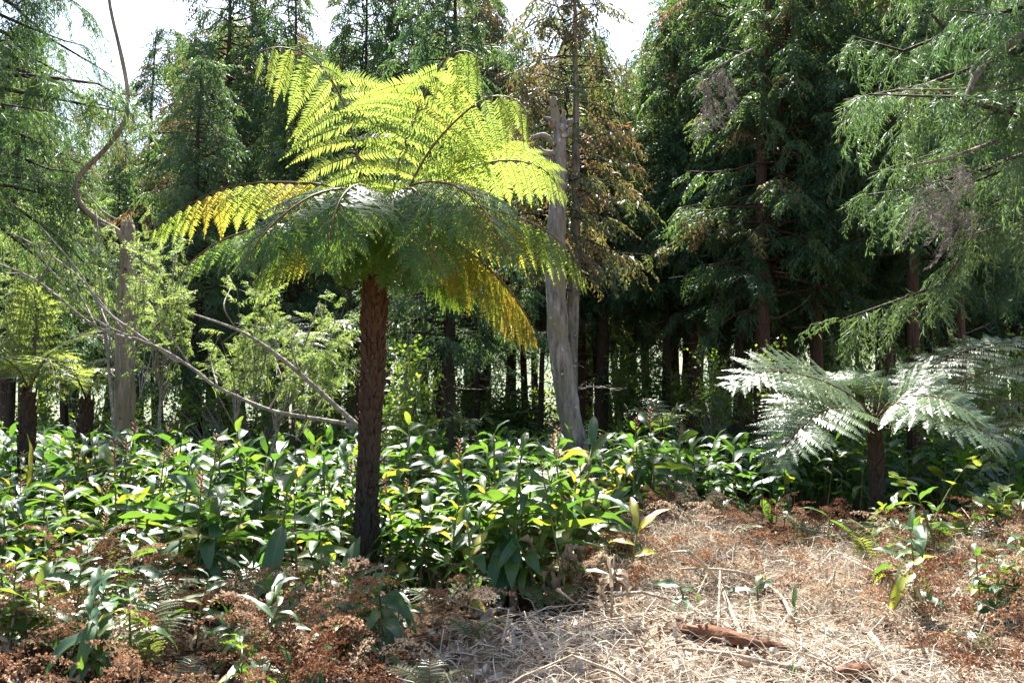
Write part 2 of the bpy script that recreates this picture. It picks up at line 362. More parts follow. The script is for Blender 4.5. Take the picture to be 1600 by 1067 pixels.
def hill():
    xs = np.linspace(-420, 420, 90); ys = np.linspace(130, 420, 40)
    X, Y = np.meshgrid(xs, ys)
    t = np.clip((Y - 130) / 260, 0, 1)
    Z = -1.0 + 62 * t ** 0.8 * (0.75 + 0.25 * np.sin(X * 0.012 + 1)) + 3.5 * np.sin(X * 0.11 + Y * 0.07) * np.sin(Y * 0.09) * t + rng.normal(0, 1.0, X.shape) * t
    nx = len(xs); V = np.stack([X, Y, Z], -1).reshape(-1, 3)
    i = (np.arange(len(ys) - 1)[:, None] * nx + np.arange(nx - 1)[None]).ravel()
    F = np.concatenate([np.stack([i, i + 1, i + nx + 1], -1), np.stack([i, i + nx + 1, i + nx], -1)])
    m, t_, out = new_mat('hillside')
    tc = N(t_, 'TexCoord'); n = N(t_, 'TexNoise', Scale=0.12, Detail=8.0, Roughness=0.7); t_.links.new(tc.outputs['Object'], n.inputs['Vector'])
    pb = N(t_, 'BsdfPrincipled', Roughness=1.0)
    t_.links.new(ramp(t_, n.outputs[0], [(0.35, (0.06, 0.09, 0.05)), (0.5, (0.14, 0.17, 0.09)), (0.65, (0.24, 0.24, 0.15))]), pb.inputs['Base Color'])
    t_.links.new(pb.outputs[0], out.inputs[0])
    tag(MB().add(V, F).build('hill', m), 'pale open hillside far beyond the trunks', None, None, 'structure')
hill()

# ------------------------------------------------------------------ conifers
def spray_template(seed, L=0.8, n=12, droop=0.4, sub=3, wid=0.040, side=(0.16, 0.30)):
    g = np.random.default_rng(seed)
    V, F = [], []
    def blade(p, d, ln, wd):
        d = unit(d); r = unit(np.cross(d, g.normal(0, 1, 3)))
        b = len(V); m = p + d * ln * 0.45 + np.array([0, 0, -0.03 * ln])
        V.extend([p, m + r * wd * 0.5, m - r * wd * 0.5, p + d * ln + np.array([0, 0, -0.22 * ln])])
        F.extend([(b, b + 1, b + 2), (b + 1, b + 3, b + 2)])
    for k in range(n):
        s = (k + 0.6) / n
        p = np.array([L * s, 0, 0.06 * s - droop * L * s * s])
        ax = unit([1, 0, 0.06 - 2 * droop * s])
        sd = (1 if k % 2 else -1)
        d = unit(ax * 0.8 + np.array([0, sd * 0.75, -0.25]) + g.normal(0, 0.22, 3))
        ln = g.uniform(*side) * (1.1 - 0.55 * s)
        blade(p, d, ln, wid)
        for q in range(sub):
            f = (q + 0.7) / (sub + 0.6)
            blade(p + d * ln * f + np.array([0, 0, -0.2 * ln * f * f]), d * 0.75 + unit(np.cross(d, [0, 0, 1])) * (0.8 if q % 2 else -0.8) + g.normal(0, 0.25, 3) + [0, 0, -0.3], ln * 0.5, wid * 0.85)
    blade(np.array([0, 0, 0.0]), np.array([1, 0, -0.35]), L * 0.95, wid)
    return np.array(V), np.array(F)

SPRAY = [spray_template(s, n=12, sub=3) for s in range(6)]
SPRAY_FINE = [spray_template(40 + s, n=16, sub=6, wid=0.017, droop=0.55, side=(0.14, 0.26)) for s in range(6)]
FEATHER = [spray_template(70 + s, L=0.6, n=14, sub=5, wid=0.022, droop=0.12, side=(0.12, 0.24)) for s in range(5)]

def crown(H, zc, Lmax, nb, seed, leaf, bark, per_m=4.0, tmpl=SPRAY, scale=1.0, brown=0.1, az=None, low_el=-8, toprag=0.75):
    g = np.random.default_rng(seed)
    wood = MB(); loc, dirs, nr, sc, tn = [], [], [], [], []
    for k in range(nb):
        u = (k + g.uniform(0, 1)) / nb
        z = zc + (H - zc) * u
        Lb = Lmax * (1 - u) ** toprag * g.uniform(0.6, 1.2) * (0.75 + 0.25 * min(1, u * 6)) + 0.25
        a = k * 2.39996 + g.normal(0, 0.4)
        if az is not None: a = az[0] + g.uniform(-1, 1) * az[1]
        h = np.array([math.cos(a), math.sin(a), 0]); el = R(low_el + 30 * u + g.normal(0, 14))
        s = np.linspace(0, 1, 5)
        dz = np.sin(el) * s - 0.28 * s ** 2 * (1 - 0.5 * u) + 0.10 * s ** 4
        path = np.array([0, 0, z]) + Lb * (s[:, None] * h * math.cos(el) + dz[:, None] * np.array([0, 0, 1.0]))
        path[1:] += g.normal(0, 0.04 * Lb, (4, 3)) * s[1:, None]
        tube(wood, path, [0.012 + 0.013 * Lb, 0.006], 4, cap=False)
        n = max(3, int(Lb * per_m * g.uniform(0.75, 1.25)))
        st = g.uniform(0.18, 1.0, n) ** 0.8
        bt = np.clip(g.normal(0.45, 0.22), 0, 0.9); br = g.random() < brown
        for q in st:
            p = np.array([np.interp(q, s, path[:, c]) for c in range(3)])
            sd = np.cross(h, [0, 0, 1]) * g.choice([-1, 1]) * g.uniform(0.3, 1.2)
            d = unit(h * g.uniform(0.3, 1.1) + sd + np.array([0, 0, g.normal(-0.6, 0.3)]))
            loc.append(p); dirs.append(d); nr.append(unit([g.normal(0, .3), g.normal(0, .3), 1])); sc.append(scale * g.uniform(0.6, 1.25) * (0.7 + 0.3 * min(1, Lb)))
            tn.append(np.clip((0.95 if br and g.random() < 0.8 else bt) + g.normal(0, 0.08), 0, 1))
    loc = np.array(loc); fm = MB()
    scatter(fm, tmpl, g.integers(0, len(tmpl), len(loc)), frames(np.array(dirs), np.array(nr)), loc, np.array(sc), np.array(tn))
    return fm.mesh('crown', leaf, smooth=False), wood.mesh('branches', bark)

def trunk_mesh(H, r0, bark, seed, lean=0.25, sides=14, ridges=5, rings=26):
    g = np.random.default_rng(seed)
    s = np.linspace(0, 1, rings); b = g.normal(0, lean, 2)
    path = np.stack([b[0] * np.sin(s * 2.2), b[1] * np.sin(s * 1.8), s * H], -1); path[:, :2] -= path[0, :2]
    path[1:, :2] += np.cumsum(g.normal(0, 0.012, (rings - 1, 2)), 0)
    rad = r0 * (1 - 0.93 * s ** 0.9) + 0.35 * r0 * np.exp(-s * 40)
    mb = MB(); tube(mb, path, rad, sides, 0.03, ridges=ridges, seed=seed)
    return mb.mesh('trunk', bark)

def dead_limbs(z0, z1, n, L, seed, bark):
    g = np.random.default_rng(seed); res = []
    for k in range(n):
        mb = MB(); a = g.uniform(0, 2 * np.pi); z = g.uniform(z0, z1); l = L * g.uniform(0.4, 1.2)
        h = np.array([math.cos(a), math.sin(a), 0]); s = np.linspace(0, 1, 6)
        p = np.array([0, 0, z]) + s[:, None] * h * l + (s ** 2)[:, None] * np.array([0, 0, g.normal(-0.1, 0.3) * l])
        p[1:] += g.normal(0, 0.03 * l, (5, 3)); tube(mb, p, [0.018, 0.005], 4, cap=False)
        for q in range(2):
            i = int(g.integers(2, 5)); e = p[i] + unit(h + g.normal(0, .6, 3)) * l * 0.35
            tube(mb, [p[i], (p[i] + e) / 2 + g.normal(0, .03, 3), e], [0.008, 0.003], 3, cap=False)
        res.append(mb.mesh('dead_limb', bark))
    return res

#            H    r0    zc   Lmax nb  leaf            bark        per_m brown
KINDS_ = [(16.0, 0.22, 5.4, 2.5, 120, 'conifer', 'bark_red', 6.0, 0.06),
          (14.5, 0.19, 5.6, 2.1, 100, 'conifer', 'bark_dark', 6.0, 0.10),
          (17.5, 0.24, 5.0, 2.8, 130, 'conifer', 'bark_red', 6.0, 0.08),
          (13.5, 0.16, 5.2, 1.8, 85, 'conifer_brown', 'bark_dark', 5.6, 0.12),
          (15.0, 0.20, 3.8, 2.3, 120, 'conifer_pale', 'bark_dark', 6.0, 0.10)]
CON = []
for i, (H, r0, zc, Lm, nb, lf, bk, pm, br) in enumerate(KINDS_):
    cm, wm = crown(H, zc, Lm, int(nb * 1.45), 100 + i, M[lf], M[bk], pm * .69, brown=br)
    CON.append((H, r0, trunk_mesh(H, r0, M[bk], 200 + i), cm, wm, dead_limbs(1.2, zc + 1, 14, 1.1, 300 + i, M['twig'])))
PROTO = {}
def conifer(kind, px, d, label, H=None, lean=(0, 0), group=None, rad=None, name='conifer'):
    Hk, r0, tm, cm, wm, dm = CON[kind]
    x = (px - 800) / FPX * d; H = H or Hk; s = H / Hk
    sr = (rad / r0 if rad else s)
    loc = (x, d, float(ground_z(x, d)) - 0.05); rot = (R(lean[1]), R(lean[0]), rng.uniform(0, 6.28))
    key = (kind, bool(group))
    if key not in PROTO:
        t = thing(name, label, 'tree', loc, group)
        link('trunk', tm, t); link('crown', cm, t); link('branches', wm, t)
        if not group:
            for q in dm: link('dead_limb', q, t)
        PROTO[key] = t
    else: t = copy_tree(PROTO[key], label)
    if 'group' in t and not group: del t['group']
    if group: t['group'] = group
    t.location = loc
    # lean is about world axes, so spin first
    t.rotation_mode = 'XYZ'; t.rotation_euler = rot
    t.scale = (s * rng.uniform(0.95, 1.1), s * rng.uniform(0.95, 1.1), s)
    for c in t.children:
        if c.name.startswith('trunk'): c.scale = (sr / s, sr / s, 1)
    return t

# trees that can be told apart: kind, photo column, distance, height, trunk radius, lean, label
NEAR = [
 (2, 1190, 18.0, 13.5, 0.20, (-4, 0), 'red-brown conifer leaning left behind the pale fern on the right, its bark flecked white'),
 (1, 1146, 20.5, 13.5, 0.11, (0, 0), 'thin conifer standing close left of the leaning red-brown trunk'),
 (0, 1275, 19.5, 13.5, 0.17, (0, 0), 'conifer with sunlit lichen on its trunk, above the left fronds of the pale fern'),
 (2, 1375, 21.5, 15.0, 0.24, (0.5, 0), 'stout dark conifer right behind the crown of the pale fern'),
 (0, 1428, 20.0, 14.0, 0.19, (1, 0), 'conifer with deeply furrowed bark right of the stout dark one'),
 (1, 1318, 25.0, 15.5, 0.13, (0, 0), 'shaded conifer half hidden between the lichen trunk and the stout dark one'),
 (0, 1500, 23.0, 15.5, 0.17, (0, 0), 'deeply shaded conifer behind the drooping boughs on the right'),
 (2, 902, 25.0, 13.2, 0.19, (0, 0), 'straight dark conifer just right of the grey leaning snag'),
 (1, 936, 23.0, 11.6, 0.21, (0, 0), 'thicker dark conifer, second to the right of the grey snag'),
 (1, 1040, 22.0, 11.8, 0.11, (0, 0), 'slim dark conifer above the small silvery fern'),
 (2, 1085, 22.0, 13.5, 0.12, (0, 0), 'shaded conifer with low hanging boughs between the silvery fern and the thin trunk'),
 (3, 993, 25.0, 11.2, 0.09, (0, 0), 'narrow conifer with browned crown left of the silvery fern'),
 (4, 694, 15.5, 10.6, 0.13, (0, 0), 'grey-barked conifer right of the tree fern trunk, its foot in ginger'),
 (3, 742, 24.0, 13.5, 0.13, (0, 0), 'dark conifer, left one of the close pair under the yellow frond'),
 (1, 757, 25.0, 14.0, 0.12, (0, 0), 'dark conifer, right one of the close pair under the yellow frond'),
 (3, 792, 26.0, 11.8, 0.10, (0, 0), 'thin conifer, left of the two bare stems left of the grey snag'),
 (3, 803, 27.0, 11.5, 0.10, (0, 0), 'thin conifer, right of the two bare stems left of the grey snag'),
 (1, 842, 23.0, 11.0, 0.08, (1, 0), 'very thin crooked conifer nearest left of the grey snag'),
 (3, 886, 17.0, 11.2, 0.16, (0, 0), 'slender conifer with sparse top rising behind the broken end of the snag'),
 (2, 560, 24.0, 15.0, 0.16, (0, 0), 'dark full conifer directly behind the upright fern fronds'),
 (0, 640, 25.0, 15.5, 0.16, (0, 0), 'tall dark conifer behind the middle upright frond'),
 (2, 440, 21.0, 12.8, 0.16, (0, 0), 'broad dark conifer behind the left upright frond'),
 (2, 350, 22.0, 15.5, 0.14, (0, 0), 'large dark green conifer left of the upright fern fronds'),
 (4, 312, 17.0, 8.6, 0.13, (0, 0), 'conifer with pale trunk behind the crossing bare branches'),
 (1, 462, 18.5, 9.5, 0.11, (0, 0), 'slim conifer trunk behind the fork of the bare branches'),
 (3, 350, 25.0, 13.0, 0.12, (0, 0), 'shaded conifer behind the pale trunk near the crossing branches'),
 (3, 296, 27.0, 13.4, 0.12, (0, 0), 'brown-topped conifer right of the bright gap in the sky'),
 (1, 110, 24.0, 8.6, 0.12, (0, 0), 'low conifer under the bright gap in the sky'),
 (4, 20, 21.0, 11.0, 0.13, (0, 0), 'conifer behind the upright frond of the fern at the left edge'),
 (0, 1130, 25.0, 16.0, 0.17, (0, 0), 'tall conifer whose top leaves the frame right of the sky gap'),
 (2, 1230, 23.0, 15.5, 0.18, (0, 0), 'tall dark conifer behind the lichen trunk'),
 (4, 1215, 22.5, 15.0, 0.15, (0, 0), 'conifer with pale sunlit boughs right of the leaning red-brown trunk'),
 (3, 820, 29.0, 14.3, 0.13, (0, 0), 'brown-tipped conifer right of the upright fronds'),
 (3, 730, 30.0, 17.0, 0.14, (0, 0), 'brown-tipped conifer behind the right upright frond'),
 (0, 1085, 27.0, 16.4, 0.15, (0, 0), 'conifer bordering the sky gap on its right side'),
]
for k, px, d, H, rd, ln, lb in NEAR:
    t_ = conifer(k, px, d, lb, H, ln, None, rd)
    if px == 886:
        for c_ in t_.children:
            if c_.name.startswith('trunk'): c_.data = trunk_mesh(13.5, .16, M['bark_grey'], 777, .1)

# rows further back
LANDMARKS = [(30, 'the fern at the left edge'), (110, 'the low conifer under the sky gap'), (195, 'the broken trunk'), (312, 'the crossing bare branches'), (440, 'the left upright frond'), (580, 'the tree fern trunk'),
             (694, 'the grey-barked conifer'), (750, 'the close dark pair'), (880, 'the grey snag'), (936, 'the thicker dark conifer'), (1035, 'the silvery fern'), (1190, 'the leaning red-brown trunk'), (1275, 'the lichen trunk'),
             (1375, 'the stout dark conifer'), (1500, 'the drooping boughs')]
g_ = np.random.default_rng(5)
n_far = 0
for row, d in enumerate((32, 38, 46, 56, 68)):
    px = -60 + 25 * row
    while px < 1680:
        dd = d + g_.uniform(-2.5, 2.5)
        ytop = 45 if px < 1080 else -40
        if 40 < px < 275: ytop = 215
        if 250 <= px < 330: ytop = 60
        if 700 < px < 860: ytop = 70
        if 930 < px < 1040: ytop = 95
        H = P(px, ytop + g_.uniform(-15, 60), dd)[2]
        gap = 770 < px < 860 and row < 4
        if not gap:
            lm = min(LANDMARKS, key=lambda q: abs(q[0] - px)); side = ('left of ' if px < lm[0] - 12 else 'right of ' if px > lm[0] + 12 else 'behind ') + lm[1]
            kk = int(g_.choice([0, 1, 2, 3, 4]))
            look = ['dark green', 'slim dark', 'broad dark', 'brown-tinged', 'lighter green'][kk]
            depth = 'next row' if row < 2 else 'farthest rows'
            conifer(kk, px, dd, f'{look} conifer in the {depth}, {side}', min(H, 24), (g_.normal(0, 1), g_.normal(0, 1)), f'{look} conifers in the {depth} {side}')
            n_far += 1
        px += g_.uniform(55, 110) * (32 / d) ** 0.35

# near conifer at the right edge, boughs drooping into the picture
def near_conifer(label, px, d, H, zc, Lm, nb, seed, leaf, r0, az, per_m, scale, tm=None):
    x = (px - 800) / FPX * d
    t = thing('conifer', label, 'tree', (x, d, float(ground_z(x, d)) - 0.05))
    link('trunk', trunk_mesh(H, r0, M['bark_red'], seed), t)
    cm, wm = crown(H, zc, Lm, nb, seed, M[leaf], M['bark_dark'], per_m * 1.35, tm or SPRAY_FINE, scale, 0.03, az, low_el=-12, toprag=0.45)
    link('crown', cm, t); link('branches', wm, t)
    return t
tR = near_conifer('conifer at the right edge with long drooping pale green boughs', 1800, 9.6, 10.5, 4.2, 3.4, 62, 401, 'conifer_pale', 0.17, (R(195), R(55)), 7.2, 0.75)
near_conifer('tall conifer right of centre with boughs hanging above the pale fern', 1430, 17.0, 12.0, 4.6, 2.3, 80, 402, 'conifer', 0.15, None, 6.0, 0.95, SPRAY)
near_conifer('conifer with dark boughs hanging into the upper left corner', -80, 11.5, 11.5, 4.4, 2.3, 60, 403, 'conifer', 0.17, (R(-20), R(95)), 5.0, 0.9)

def limb_thing(parent, pts, rad, name='limb', mat='bark_dark', sides=7):
    mb = MB(); p = smooth_path(pts, 24); o = np.array(parent.location)
    tube(mb, p - o, rad, sides, 0.06, seed=int(abs(p[0, 0]) * 100))
    return mb.build(name, M[mat], parent)
limb_thing(tR, [P(1640, 20, 9.5), P(1570, 72, 9.3), P(1505, 72, 9.2), P(1455, 22, 9.1)], [0.035, 0.015])
limb_thing(tR, [P(1630, 40, 9.2), P(1560, 80, 8.9), P(1525, 120, 8.8), P(1505, 165, 8.7)], [0.05, 0.03], mat='bark_grey')
limb_thing(tR, [P(1640, 90, 9.1), P(1580, 130, 8.9), P(1500, 140, 8.8), P(1400, 140, 8.8)], [0.022, 0.008], mat='bark_grey')

# ------------------------------------------------------------------ tree ferns
def pinna_mb(axis0, L, Nf, npn, wmax, droop, g, curl=0.0):
    """one pinna: midrib and paired pinnules, origin at its base"""
    n = npn + 1
    t = np.linspace(0, 1, n)
    d = axis0[None] + (droop * t ** 1.3)[:, None] * np.array([0, 0, -1.0]); d = unit(d)
    pts = np.cumsum(d, 0) * L / n; pts -= pts[0]
    Nn = unit(Nf - (d @ Nf)[:, None] * d); W = np.cross(Nn, d)
    mb = MB()
    tube(mb, pts[:: max(1, npn // 5)], [0.004, 0.0015], 3, mat=1, cap=False)
    prof = wmax * np.clip(1.12 * (1 - t ** 2.2), 0.05, 1) * np.minimum(1, 0.55 + 3.0 * t)
    sp = L / n
    V, F = [], []
    k = np.arange(1, n - 1)
    for sd in (-1, 1):
        j = g.normal(0, 0.11, (len(k), 3))
        dd = unit(W[k] * sd * 0.92 + d[k] * 0.42 - Nn[k] * 0.10 + j)
        l = prof[k] * g.uniform(0.85, 1.1, len(k)); wv = d[k] * (sp * 0.41)
        b = pts[k]; md = b + dd * (l * 0.5)[:, None] - Nn[k] * (l * 0.05)[:, None]; tp = b + dd * l[:, None] - Nn[k] * (l * (0.16 + curl))[:, None] + d[k] * (l * 0.12)[:, None]
        VV = np.stack([b - wv * 0.8, b + wv * 0.8, md - wv * 0.95, md + wv * 0.75, tp], 1)
        o = np.arange(len(k))[:, None] * 5
        FF = np.concatenate([o + [0, 1, 2], o + [1, 3, 2], o + [2, 3, 4]])
        mb.add(VV.reshape(-1, 3), FF)
    b = pts[-1]; mb.add([b - W[-1] * sp * .4, b + W[-1] * sp * .4, b + d[-1] * sp * 1.6], [(0, 1, 2)])
    return mb

def frond(parent, ctrl, side_hint, npair, Lp, wp, leaf, g, droop=0.5, parts=True, start=0.16, npn=22, fwd=0.16, label=None, rr=0.014, fold=0.0, fold1=None):
    o = np.array(parent.location)
    n = npair + 8
    path = smooth_path(ctrl, 60)
    seg = np.r_[0, np.cumsum(np.linalg.norm(np.diff(path, axis=0), axis=1))]; tot = seg[-1]
    T = unit(np.gradient(path, axis=0))
    S0 = np.asarray(side_hint, float); S1 = S0
    if S0.ndim == 2: S0, S1 = S0
    mb = MB(); tube(mb, path[::3] - o, [rr, rr * 0.75, rr * 0.25], 5, mat=1)
    fo = None; joined = MB()
    if parts:
        fo = mb.build('frond', [M[leaf], M['rachis']], parent)
        if label: fo['label'] = label
    for k in range(npair + 1):
        s = start + (1 - start) * (k / npair) ** 0.92
        q = min(s * tot, tot * 0.998)
        p = np.array([np.interp(q, seg, path[:, c]) for c in range(3)]); tt = unit(np.array([np.interp(q, seg, T[:, c]) for c in range(3)]))
        uu = min(1, max(0, (s - .72) / .28)); Sb = S0 * (1 - uu) + S1 * uu; S = unit(Sb - Sb.dot(tt) * tt); Nf = np.cross(S, tt)
        if Nf[2] < 0 and abs(Nf[2]) > 0.25: Nf = -Nf
        u = (s - start) / (1 - start)
        L = Lp * min(1, 0.5 + 2.4 * u) * (1 - u ** (5.5 if fold1 else 3.4)) ** 0.75 + 0.05 * Lp
        for sd in (-1, 1):
            if k == npair and sd == 1: continue
            a = S * sd * (1 - 0.5 * u ** 3) + tt * (fwd + 0.5 * u ** 2) + Nf * (0.10 if not fold else 0) + np.array([0, 0, -math.tan(R(fold if fold1 is None else np.interp(u, [.35, .8], [fold, fold1])))]) + g.normal(0, 0.05, 3)
            if k == npair: a = tt
            ll = L * g.uniform(0.9, 1.08)
            nn = max(6, int(npn * (ll / Lp) ** 0.7))
            pm = pinna_mb(unit(a), ll, Nf + g.normal(0, 0.08, 3), nn, wp * (0.5 + 0.5 * ll / Lp), droop * g.uniform(0.8, 1.25), g)
            if parts:
                pm.build('pinna', [M[leaf], M['rachis']], fo, p - o, smooth=False)
            else:
                for V_, F_, M_ in zip(pm.v, pm.f, pm.m):
                    pass
                V_ = np.concatenate(pm.v) + (p - o); F_ = np.concatenate(pm.f); mb.add(V_, F_, 0.5, np.concatenate(pm.m))
    if not parts: fo = mb.build('frond', [M[leaf], M['rachis']], parent, smooth=False)
    return fo

def fern_trunk(parent, path, rad, scales, zlo, seed, plate=(0.045, 0.11)):
    g = np.random.default_rng(seed); o = np.array(parent.location)
    mb = MB(); p = smooth_path(path, 40) - o
    tube(mb, p, rad, 18, 0.05, seed=seed)
    mb.build('trunk', M['fern_trunk'], parent)
    if not scales: return
    s = MB(); rd = interp(rad, 40)
    n = scales
    f = np.sort(zlo + (1 - zlo) * g.uniform(0, 1, n)); a = np.arange(n) * 2.39996 + g.normal(0, 0.12, n)
    c = np.stack([np.interp(f, np.linspace(0, 1, 40), p[:, k]) for k in range(3)], -1); r = np.interp(f, np.linspace(0, 1, 40), rd)
    h = np.stack([np.cos(a), np.sin(a), np.zeros(n)], -1); tg = np.stack([-np.sin(a), np.cos(a), np.zeros(n)], -1)
    w_ = plate[0] * g.uniform(0.6, 1.1, n) * 0.5; l_ = plate[1] * g.uniform(0.6, 1.3, n); up = np.array([0, 0, 1.0])
    th = 0.018 * g.uniform(0.5, 1.6, n)
    def pt(x, z, e): return c + h * (r * 0.97 + e)[:, None] + tg * (w_ * x)[:, None] + up * (l_ * z)[:, None]
    z0 = np.zeros(n)
    VV = np.stack([pt(-1, 0, z0), pt(1, 0, z0), pt(-1, .7, th), pt(1, .7, th), pt(0, 1, th * 1.5), pt(0, .3, th), pt(-.8, .72, z0), pt(.8, .72, z0), pt(0, 1.0, z0)], 1)
    F = np.array([(0, 1, 5), (0, 5, 2), (1, 3, 5), (2, 5, 4), (5, 3, 4), (0, 2, 6), (1, 7, 3), (2, 4, 8), (2, 8, 6), (4, 3, 7), (4, 7, 8)])
    FF = F[None] + (np.arange(n) * 9)[:, None, None]
    s.add(VV.reshape(-1, 3), FF.reshape(-1, 3))
    tag(s.build('bark_scales', M['fern_scale'], parent, smooth=False), kind='stuff')

def hero():
    D = 8.4; g = np.random.default_rng(21)
    b = P(572, 905, D); b[2] = float(ground_z(b[0], D)) - 0.05
    t = thing('tree_fern', 'large tree fern in the middle with brown scaly trunk and bright yellow-green backlit fronds', 'tree fern', b)
    fern_trunk(t, [b, P(573, 800, D), P(577, 700, D), P(583, 560, D), P(586, 430, D), P(590, 385, D)], [0.17, 0.105, 0.082, 0.080, 0.088, 0.098, 0.104, 0.108, 0.10, 0.08], 900, 0.04, 3)
    c = lambda px, py, dy=0.0: P(px, py, D + dy)
    base = c(590, 392)
    X = (1, 0, 0)
    F_ = [ # control points (photo px, depth offset), side hint, pairs, pinna length, leaf, droop
     ([(592, 390, 0), (564, 270, .30), (538, 165, .45), (496, 98, .38), (440, 74, .2), (385, 88, .0)], ((1, 0, 0), (.15, 1, .1)), 16, .66, 'frond', .75, 'upright bright frond arching left'),
     ([(594, 390, 0), (620, 262, .08), (652, 178, .12), (690, 100, .02), (726, 80, -.2), (756, 98, -.4)], ((1, .1, 0), (.3, -1, .1)), 16, .68, 'frond', .75, 'upright bright frond in the middle'),
     ([(598, 390, 0), (655, 262, .0), (705, 196, .0), (762, 153, -.1), (808, 158, -.25), (832, 195, -.35)], ((.85, 0, -.5), (.1, -1, -.3)), 16, .58, 'frond', .75, 'upright bright frond leaning right'),
     ([(602, 390, 0), (690, 285, .15), (775, 252, .2), (845, 262, .2), (886, 312, .15)], (.15, .8, -.55), 15, .5, 'frond', .9, 'bright frond arching right'),
     ([(588, 390, 0), (530, 300, .25), (450, 285, .45), (360, 292, .55), (285, 325, .55), (228, 368, .5)], (0.1, 1, .15), 17, .58, 'frond_old', .6, 'yellow-lit frond reaching far left'),
     ([(588, 392, 0), (540, 345, -.30), (450, 345, -.55), (355, 372, -.7), (300, 408, -.75), (270, 445, -.8)], (0.15, -.85, -.35), 17, .48, 'frond', 1.1, None),
     ([(588, 392, 0), (560, 305, -.4), (505, 300, -.8), (450, 330, -1.1), (405, 375, -1.25), (380, 420, -1.3)], (.6, -.6, -.45), 16, .56, 'frond', .8, None),
     ([(592, 392, 0), (578, 305, -.35), (556, 290, -.75), (532, 312, -1.1), (516, 365, -1.3), (508, 418, -1.35)], (.95, -.3, -.1), 16, .58, 'frond', .6, None),
     ([(596, 392, 0), (630, 300, -.35), (690, 285, -.7), (740, 310, -1.0), (775, 360, -1.2), (795, 405, -1.25)], (.6, .6, .45), 16, .56, 'frond', .8, None),
     ([(600, 392, 0), (670, 330, -.15), (750, 325, -.3), (830, 348, -.35), (890, 392, -.35), (918, 445, -.3)], (0.1, 1, .15), 16, .58, 'frond_old', .6, 'frond hanging right with yellow sunlit tip'),
     ([(600, 396, 0), (650, 365, -.05), (710, 378, -.05), (775, 430, -.05), (818, 485, -.0), (836, 530, 0)], (.4, .8, .25), 15, .6, 'frond_orange', .6, 'drooping orange-yellow frond'),
     ([(586, 396, 0), (550, 355, .0), (505, 360, -.0), (455, 385, .0), (415, 415, .05), (395, 440, .1)], (-.1, .8, .2), 14, .46, 'frond_old', .6, 'drooping yellow frond on the left'),
     ([(600, 398, 0), (630, 375, .25), (670, 388, .15), (705, 428, .2), (725, 475, .2)], (.4, .6, .4), 12, .48, 'frond', 1.0, None),
     ([(592, 394, 0), (605, 315, -.25), (645, 295, -.6), (668, 335, -.9), (676, 395, -1.1), (672, 440, -1.1)], (.9, .3, 0.1), 14, .52, 'frond', .7, None),
     ([(588, 394, 0), (560, 330, -.2), (520, 310, -.45), (480, 330, -.6), (450, 365, -.7)], (.3, -.8, -.5), 13, .52, 'frond', .9, None),
     ([(592, 398, 0), (600, 360, -.2), (612, 365, -.4), (625, 410, -.55), (632, 455, -.6)], (.9, .4, 0), 10, .36, 'frond', .8, None),
     ([(588, 398, 0), (575, 365, -.15), (560, 370, -.3), (548, 405, -.35), (540, 440, -.35)], (.9, -.4, 0), 9, .32, 'frond', .8, None),
    ]
    for pts, sh, npair, Lp, lf, dr, lb in F_:
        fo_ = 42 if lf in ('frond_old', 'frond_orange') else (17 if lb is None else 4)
        if lb is None: lf = 'frond_shade'
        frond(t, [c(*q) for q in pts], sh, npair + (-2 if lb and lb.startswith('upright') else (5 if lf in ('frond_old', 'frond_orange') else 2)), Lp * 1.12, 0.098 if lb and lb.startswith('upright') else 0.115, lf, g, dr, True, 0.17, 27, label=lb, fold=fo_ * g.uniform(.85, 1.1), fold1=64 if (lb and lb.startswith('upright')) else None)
    # brown stipe bases and hanging dead fibre under the crown
    mb = MB()
    for k in range(16):
        a = k * 2.4; h = np.array([math.cos(a), math.sin(a), 0]); p = base - b
        tube(mb, [p + h * 0.10 + [0, 0, -.25], p + h * 0.14 + [0, 0, -.05], p + h * 0.18 + [0, 0, .16]], [0.02, 0.016, 0.012], 5)
    gs = np.random.default_rng(77); tp = smooth_path([b, P(573, 800, D), P(577, 700, D), P(583, 560, D), P(586, 430, D), P(590, 385, D)], 40) - b
    for k in range(120):
        i = int(gs.integers(6, 39)); a = gs.uniform(0, 6.28); h = np.array([math.cos(a), math.sin(a), 0]); r_ = .088; l = gs.uniform(.025, .10)
        tube(mb, [tp[i] + h * r_ * .8, tp[i] + h * (r_ + l * .6) + [0, 0, .02], tp[i] + h * (r_ + l) + [0, 0, .06]], [.016, .013, .008], 5)
    tag(mb.build('stipe_bases', M['fern_scale'], t), kind='stuff')
hero()

def radial_fern(label, px, py, d, trunk_r, fronds, leaf, Lp, wp, parts, seed, scales=0, npair=12, npn=16, name='tree_fern', cat='tree fern', droop=.5, base_px=None, rr=.012):
    g = np.random.default_rng(seed)
    c = P(px, py, d); b = c.copy()
    if base_px is not None: b[0] = P(base_px, py, d)[0]
    b[2] = float(ground_z(b[0], d)) - 0.03
    t = thing(name, label, cat, b)
    if trunk_r: fern_trunk(t, [b, 0.5 * (b + c) + g.normal(0, .02, 3), c - [0, 0, .02]], [trunk_r * 1.05, trunk_r, trunk_r * 1.05, trunk_r * .8], scales, 0.15, seed, (0.05, 0.10))
    for fr in fronds:
        pts, sh = fr[0], fr[1]
        frond(t, [c] + [P(q[0], q[1], d + q[2]) for q in pts], sh, npair, Lp, wp, leaf, g, droop, parts, .22, npn, rr=rr)
    return t

